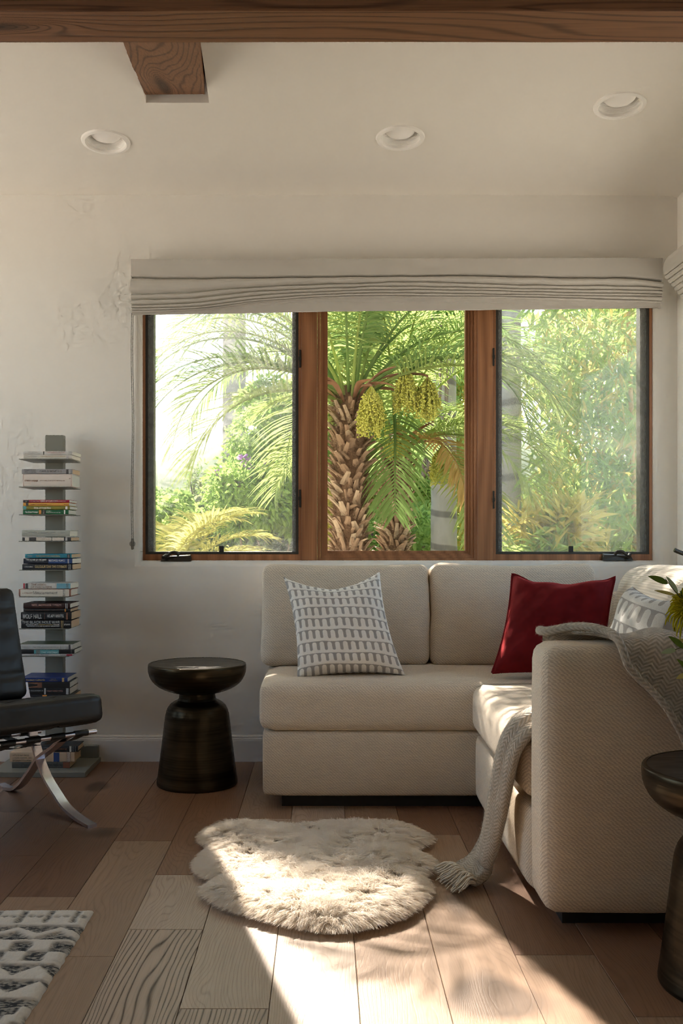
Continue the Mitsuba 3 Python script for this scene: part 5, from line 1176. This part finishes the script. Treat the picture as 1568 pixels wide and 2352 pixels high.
put('trunk', mv(lathe([(0, -.35), (.10, -.35), (.08, c0[2] - .02), (0, c0[2] + .03)], 20), t=(c0[0], c0[1], 0)), 'mat_fibre', kl, True)
g = np.random.default_rng(56)
tr_specs = [('broad leafy tree filling the view behind the two shaggy palms', (700, 1000, 700, 1290), 11.5, 150, ['leaf_bright', 'leaf_mid', 'leaf_bright', 'leaf_yellow'], 71),
            ('pale green leafy tree behind the right part of the middle window', (960, 1150, 800, 1290), 12.5, 100, ['leaf_bright', 'leaf_yellow', 'leaf_bright'], 72)]
for lb, (a, b, c, d), y, n, ms, sd in tr_specs:
    k = bush('garden_tree', lb, 'tree', clumps(a, b, c, d, y, n, .30, g, 1.0), 210, .095, .036, ms, sd, gnd((a + b) / 2, y))
    put('trunk', tube(spline([gnd((a + b) / 2, y), P((a + b) / 2 + 10, 1150, y), P((a + b) / 2 - 10, 900, y)], 12), np.linspace(.12, .05, 12), 10), 'mat_bark', k, True)
kp = bush('pink_flowering_tree', 'light green tree with pink blossoms at the top of the middle window', 'tree', clumps(965, 1035, 690, 770, 8.5, 30, .15, g, .3), 120, .08, .04, ['leaf_bright', 'leaf_mid'], 73, P(1000, 1100, 8.6))
flowers(kp, [P(*q, 8.2) for q in ((974, 748), (985, 760), (1000, 755), (990, 735), (1015, 742))], 'mat_pink', .05, g)
km = bush('flowering_shrub', 'low green shrub with purple flowers between the palm trunks', 'shrub', clumps(835, 985, 1180, 1290, 9.5, 40, .16, g), 120, .07, .035, ['leaf_bright', 'leaf_mid'], 74, gnd(900, 9.5))
flowers(km, [P(*q, 9.2) for q in ((848, 1227), (938, 1240), (880, 1215))], 'mat_purple', .05, g)
# bamboo: canes and drooping lance leaves
bam = thing('bamboo', 'dense bamboo with long drooping green and yellow leaves filling the right window', 'bamboo')
mat('cane', pr((.42, .27, .09), .5))
g = np.random.default_rng(57)
for i, (pb, pt, y, r) in enumerate(((1470, 1440, 7.6, .022), (1400, 1375, 8.4, .018), (1330, 1345, 8.8, .018), (1500, 1530, 8.0, .02), (1270, 1290, 9.0, .016), (1430, 1470, 9.2, .02))):
    a, b = gnd(pb, y), P(pt, 640, y); zs_ = np.linspace(0, 1, 60); q = a + (b - a) * zs_[:, None]; rr = r * (1 - .3 * zs_) * (1 + .14 * (np.arange(60) % 6 == 0))
    put('cane', tube(q, rr, 10), 'mat_cane', bam, 40)
lf = leaf(1.0, .16, .10, 5, .10); LM = ['leaf_bright', 'leaf_mid', 'leaf_bright', 'leaf_yellow']
LP = [mikit.ply(lf, 'mat_' + m, smooth=True) for m in LM]
sprays = []
for i in range(1150):
    px, py = g.uniform(1205, 1500), g.uniform(660, 1300)
    edge = 1262 - 26 * math.sin((py - 700) / 60.0) - (py - 700) * .10 # ragged left edge, leaning further left lower down
    if px < edge and g.uniform() < .8: continue
    sprays.append(P(px, py, g.uniform(7.2, 9.4)))
near = []; far = {m: ([], []) for m in range(4)}
for c in sprays:
    for j in range(9):
        az = g.uniform(0, 2 * np.pi); el = g.normal(-.55, .45); d = np.array([math.cos(el) * math.cos(az), math.cos(el) * math.sin(az), math.sin(el)])
        near.append((c[1], c + g.normal(0, .05, 3), d, .16 * g.uniform(.6, 1.35), g.integers(0, 4), g.uniform(-.8, .8)))
near.sort(key=lambda t: t[0])
for i, (_, o, d, L, m, roll) in enumerate(near):
    M = aim(o, d, (0, 0, 1), roll); M[:3, :3] *= L
    if i < 300: put('leaf', LP[m], None, bam, xf=M)
    else: far[m][0].append(lf.vertices @ M[:3, :3].T + M[:3, 3]); far[m][1].append(lf.faces + (len(far[m][0]) - 1) * len(lf.vertices))
for m in range(4): lab(put('foliage', trimesh.Trimesh(np.vstack(far[m][0]), np.vstack(far[m][1]), process=False), 'mat_' + LM[m], bam, True), 'many more lance-shaped leaves', kind='stuff')
bush('yellow_green_shrub', 'yellow-green strap-leaved shrub at the foot of the bamboo', 'shrub', clumps(1205, 1330, 1170, 1300, 7.0, 26, .13, g, .3), 70, .20, .03, ['leaf_bright', 'leaf_yellow'], 66, gnd(1260, 7.0), updir=np.array([0, 0, .6]))
# distant wooded ridge
xs = np.linspace(-130, 90, 160); rows = []
ridge = lambda x: 18.0 + 5.0 * math.sin(x * .05 + 1.2) + 3.0 * meshkit.noise(np.array([x * .09, 0, 3.])) + 1.6 * meshkit.noise(np.array([x * .5, 0, 9.]))
for s in np.linspace(0, 1, 24):
    rows.append([(x, 165 + 50 * s, -.4 + ridge(x) * math.sin(s * math.pi / 2) ** .8 + 1.4 * meshkit.noise(np.array([x * .35, s * 14, 1.])) * s) for x in xs])
hm = grid_mesh(np.array(rows)); hm.invert() if hm.face_normals[:, 1].mean() > 0 else None
lab(put('ridge', hm, mat('ridge', pr(mikit.proc(lambda p, n, uv: mix((.10, .14, .075), (.24, .26, .15), fbm(p.x * .5, p.z * .8, p.y * .3))), .95)), smooth=True), 'hazy wooded ridge in the distance beyond the left window', 'hill')
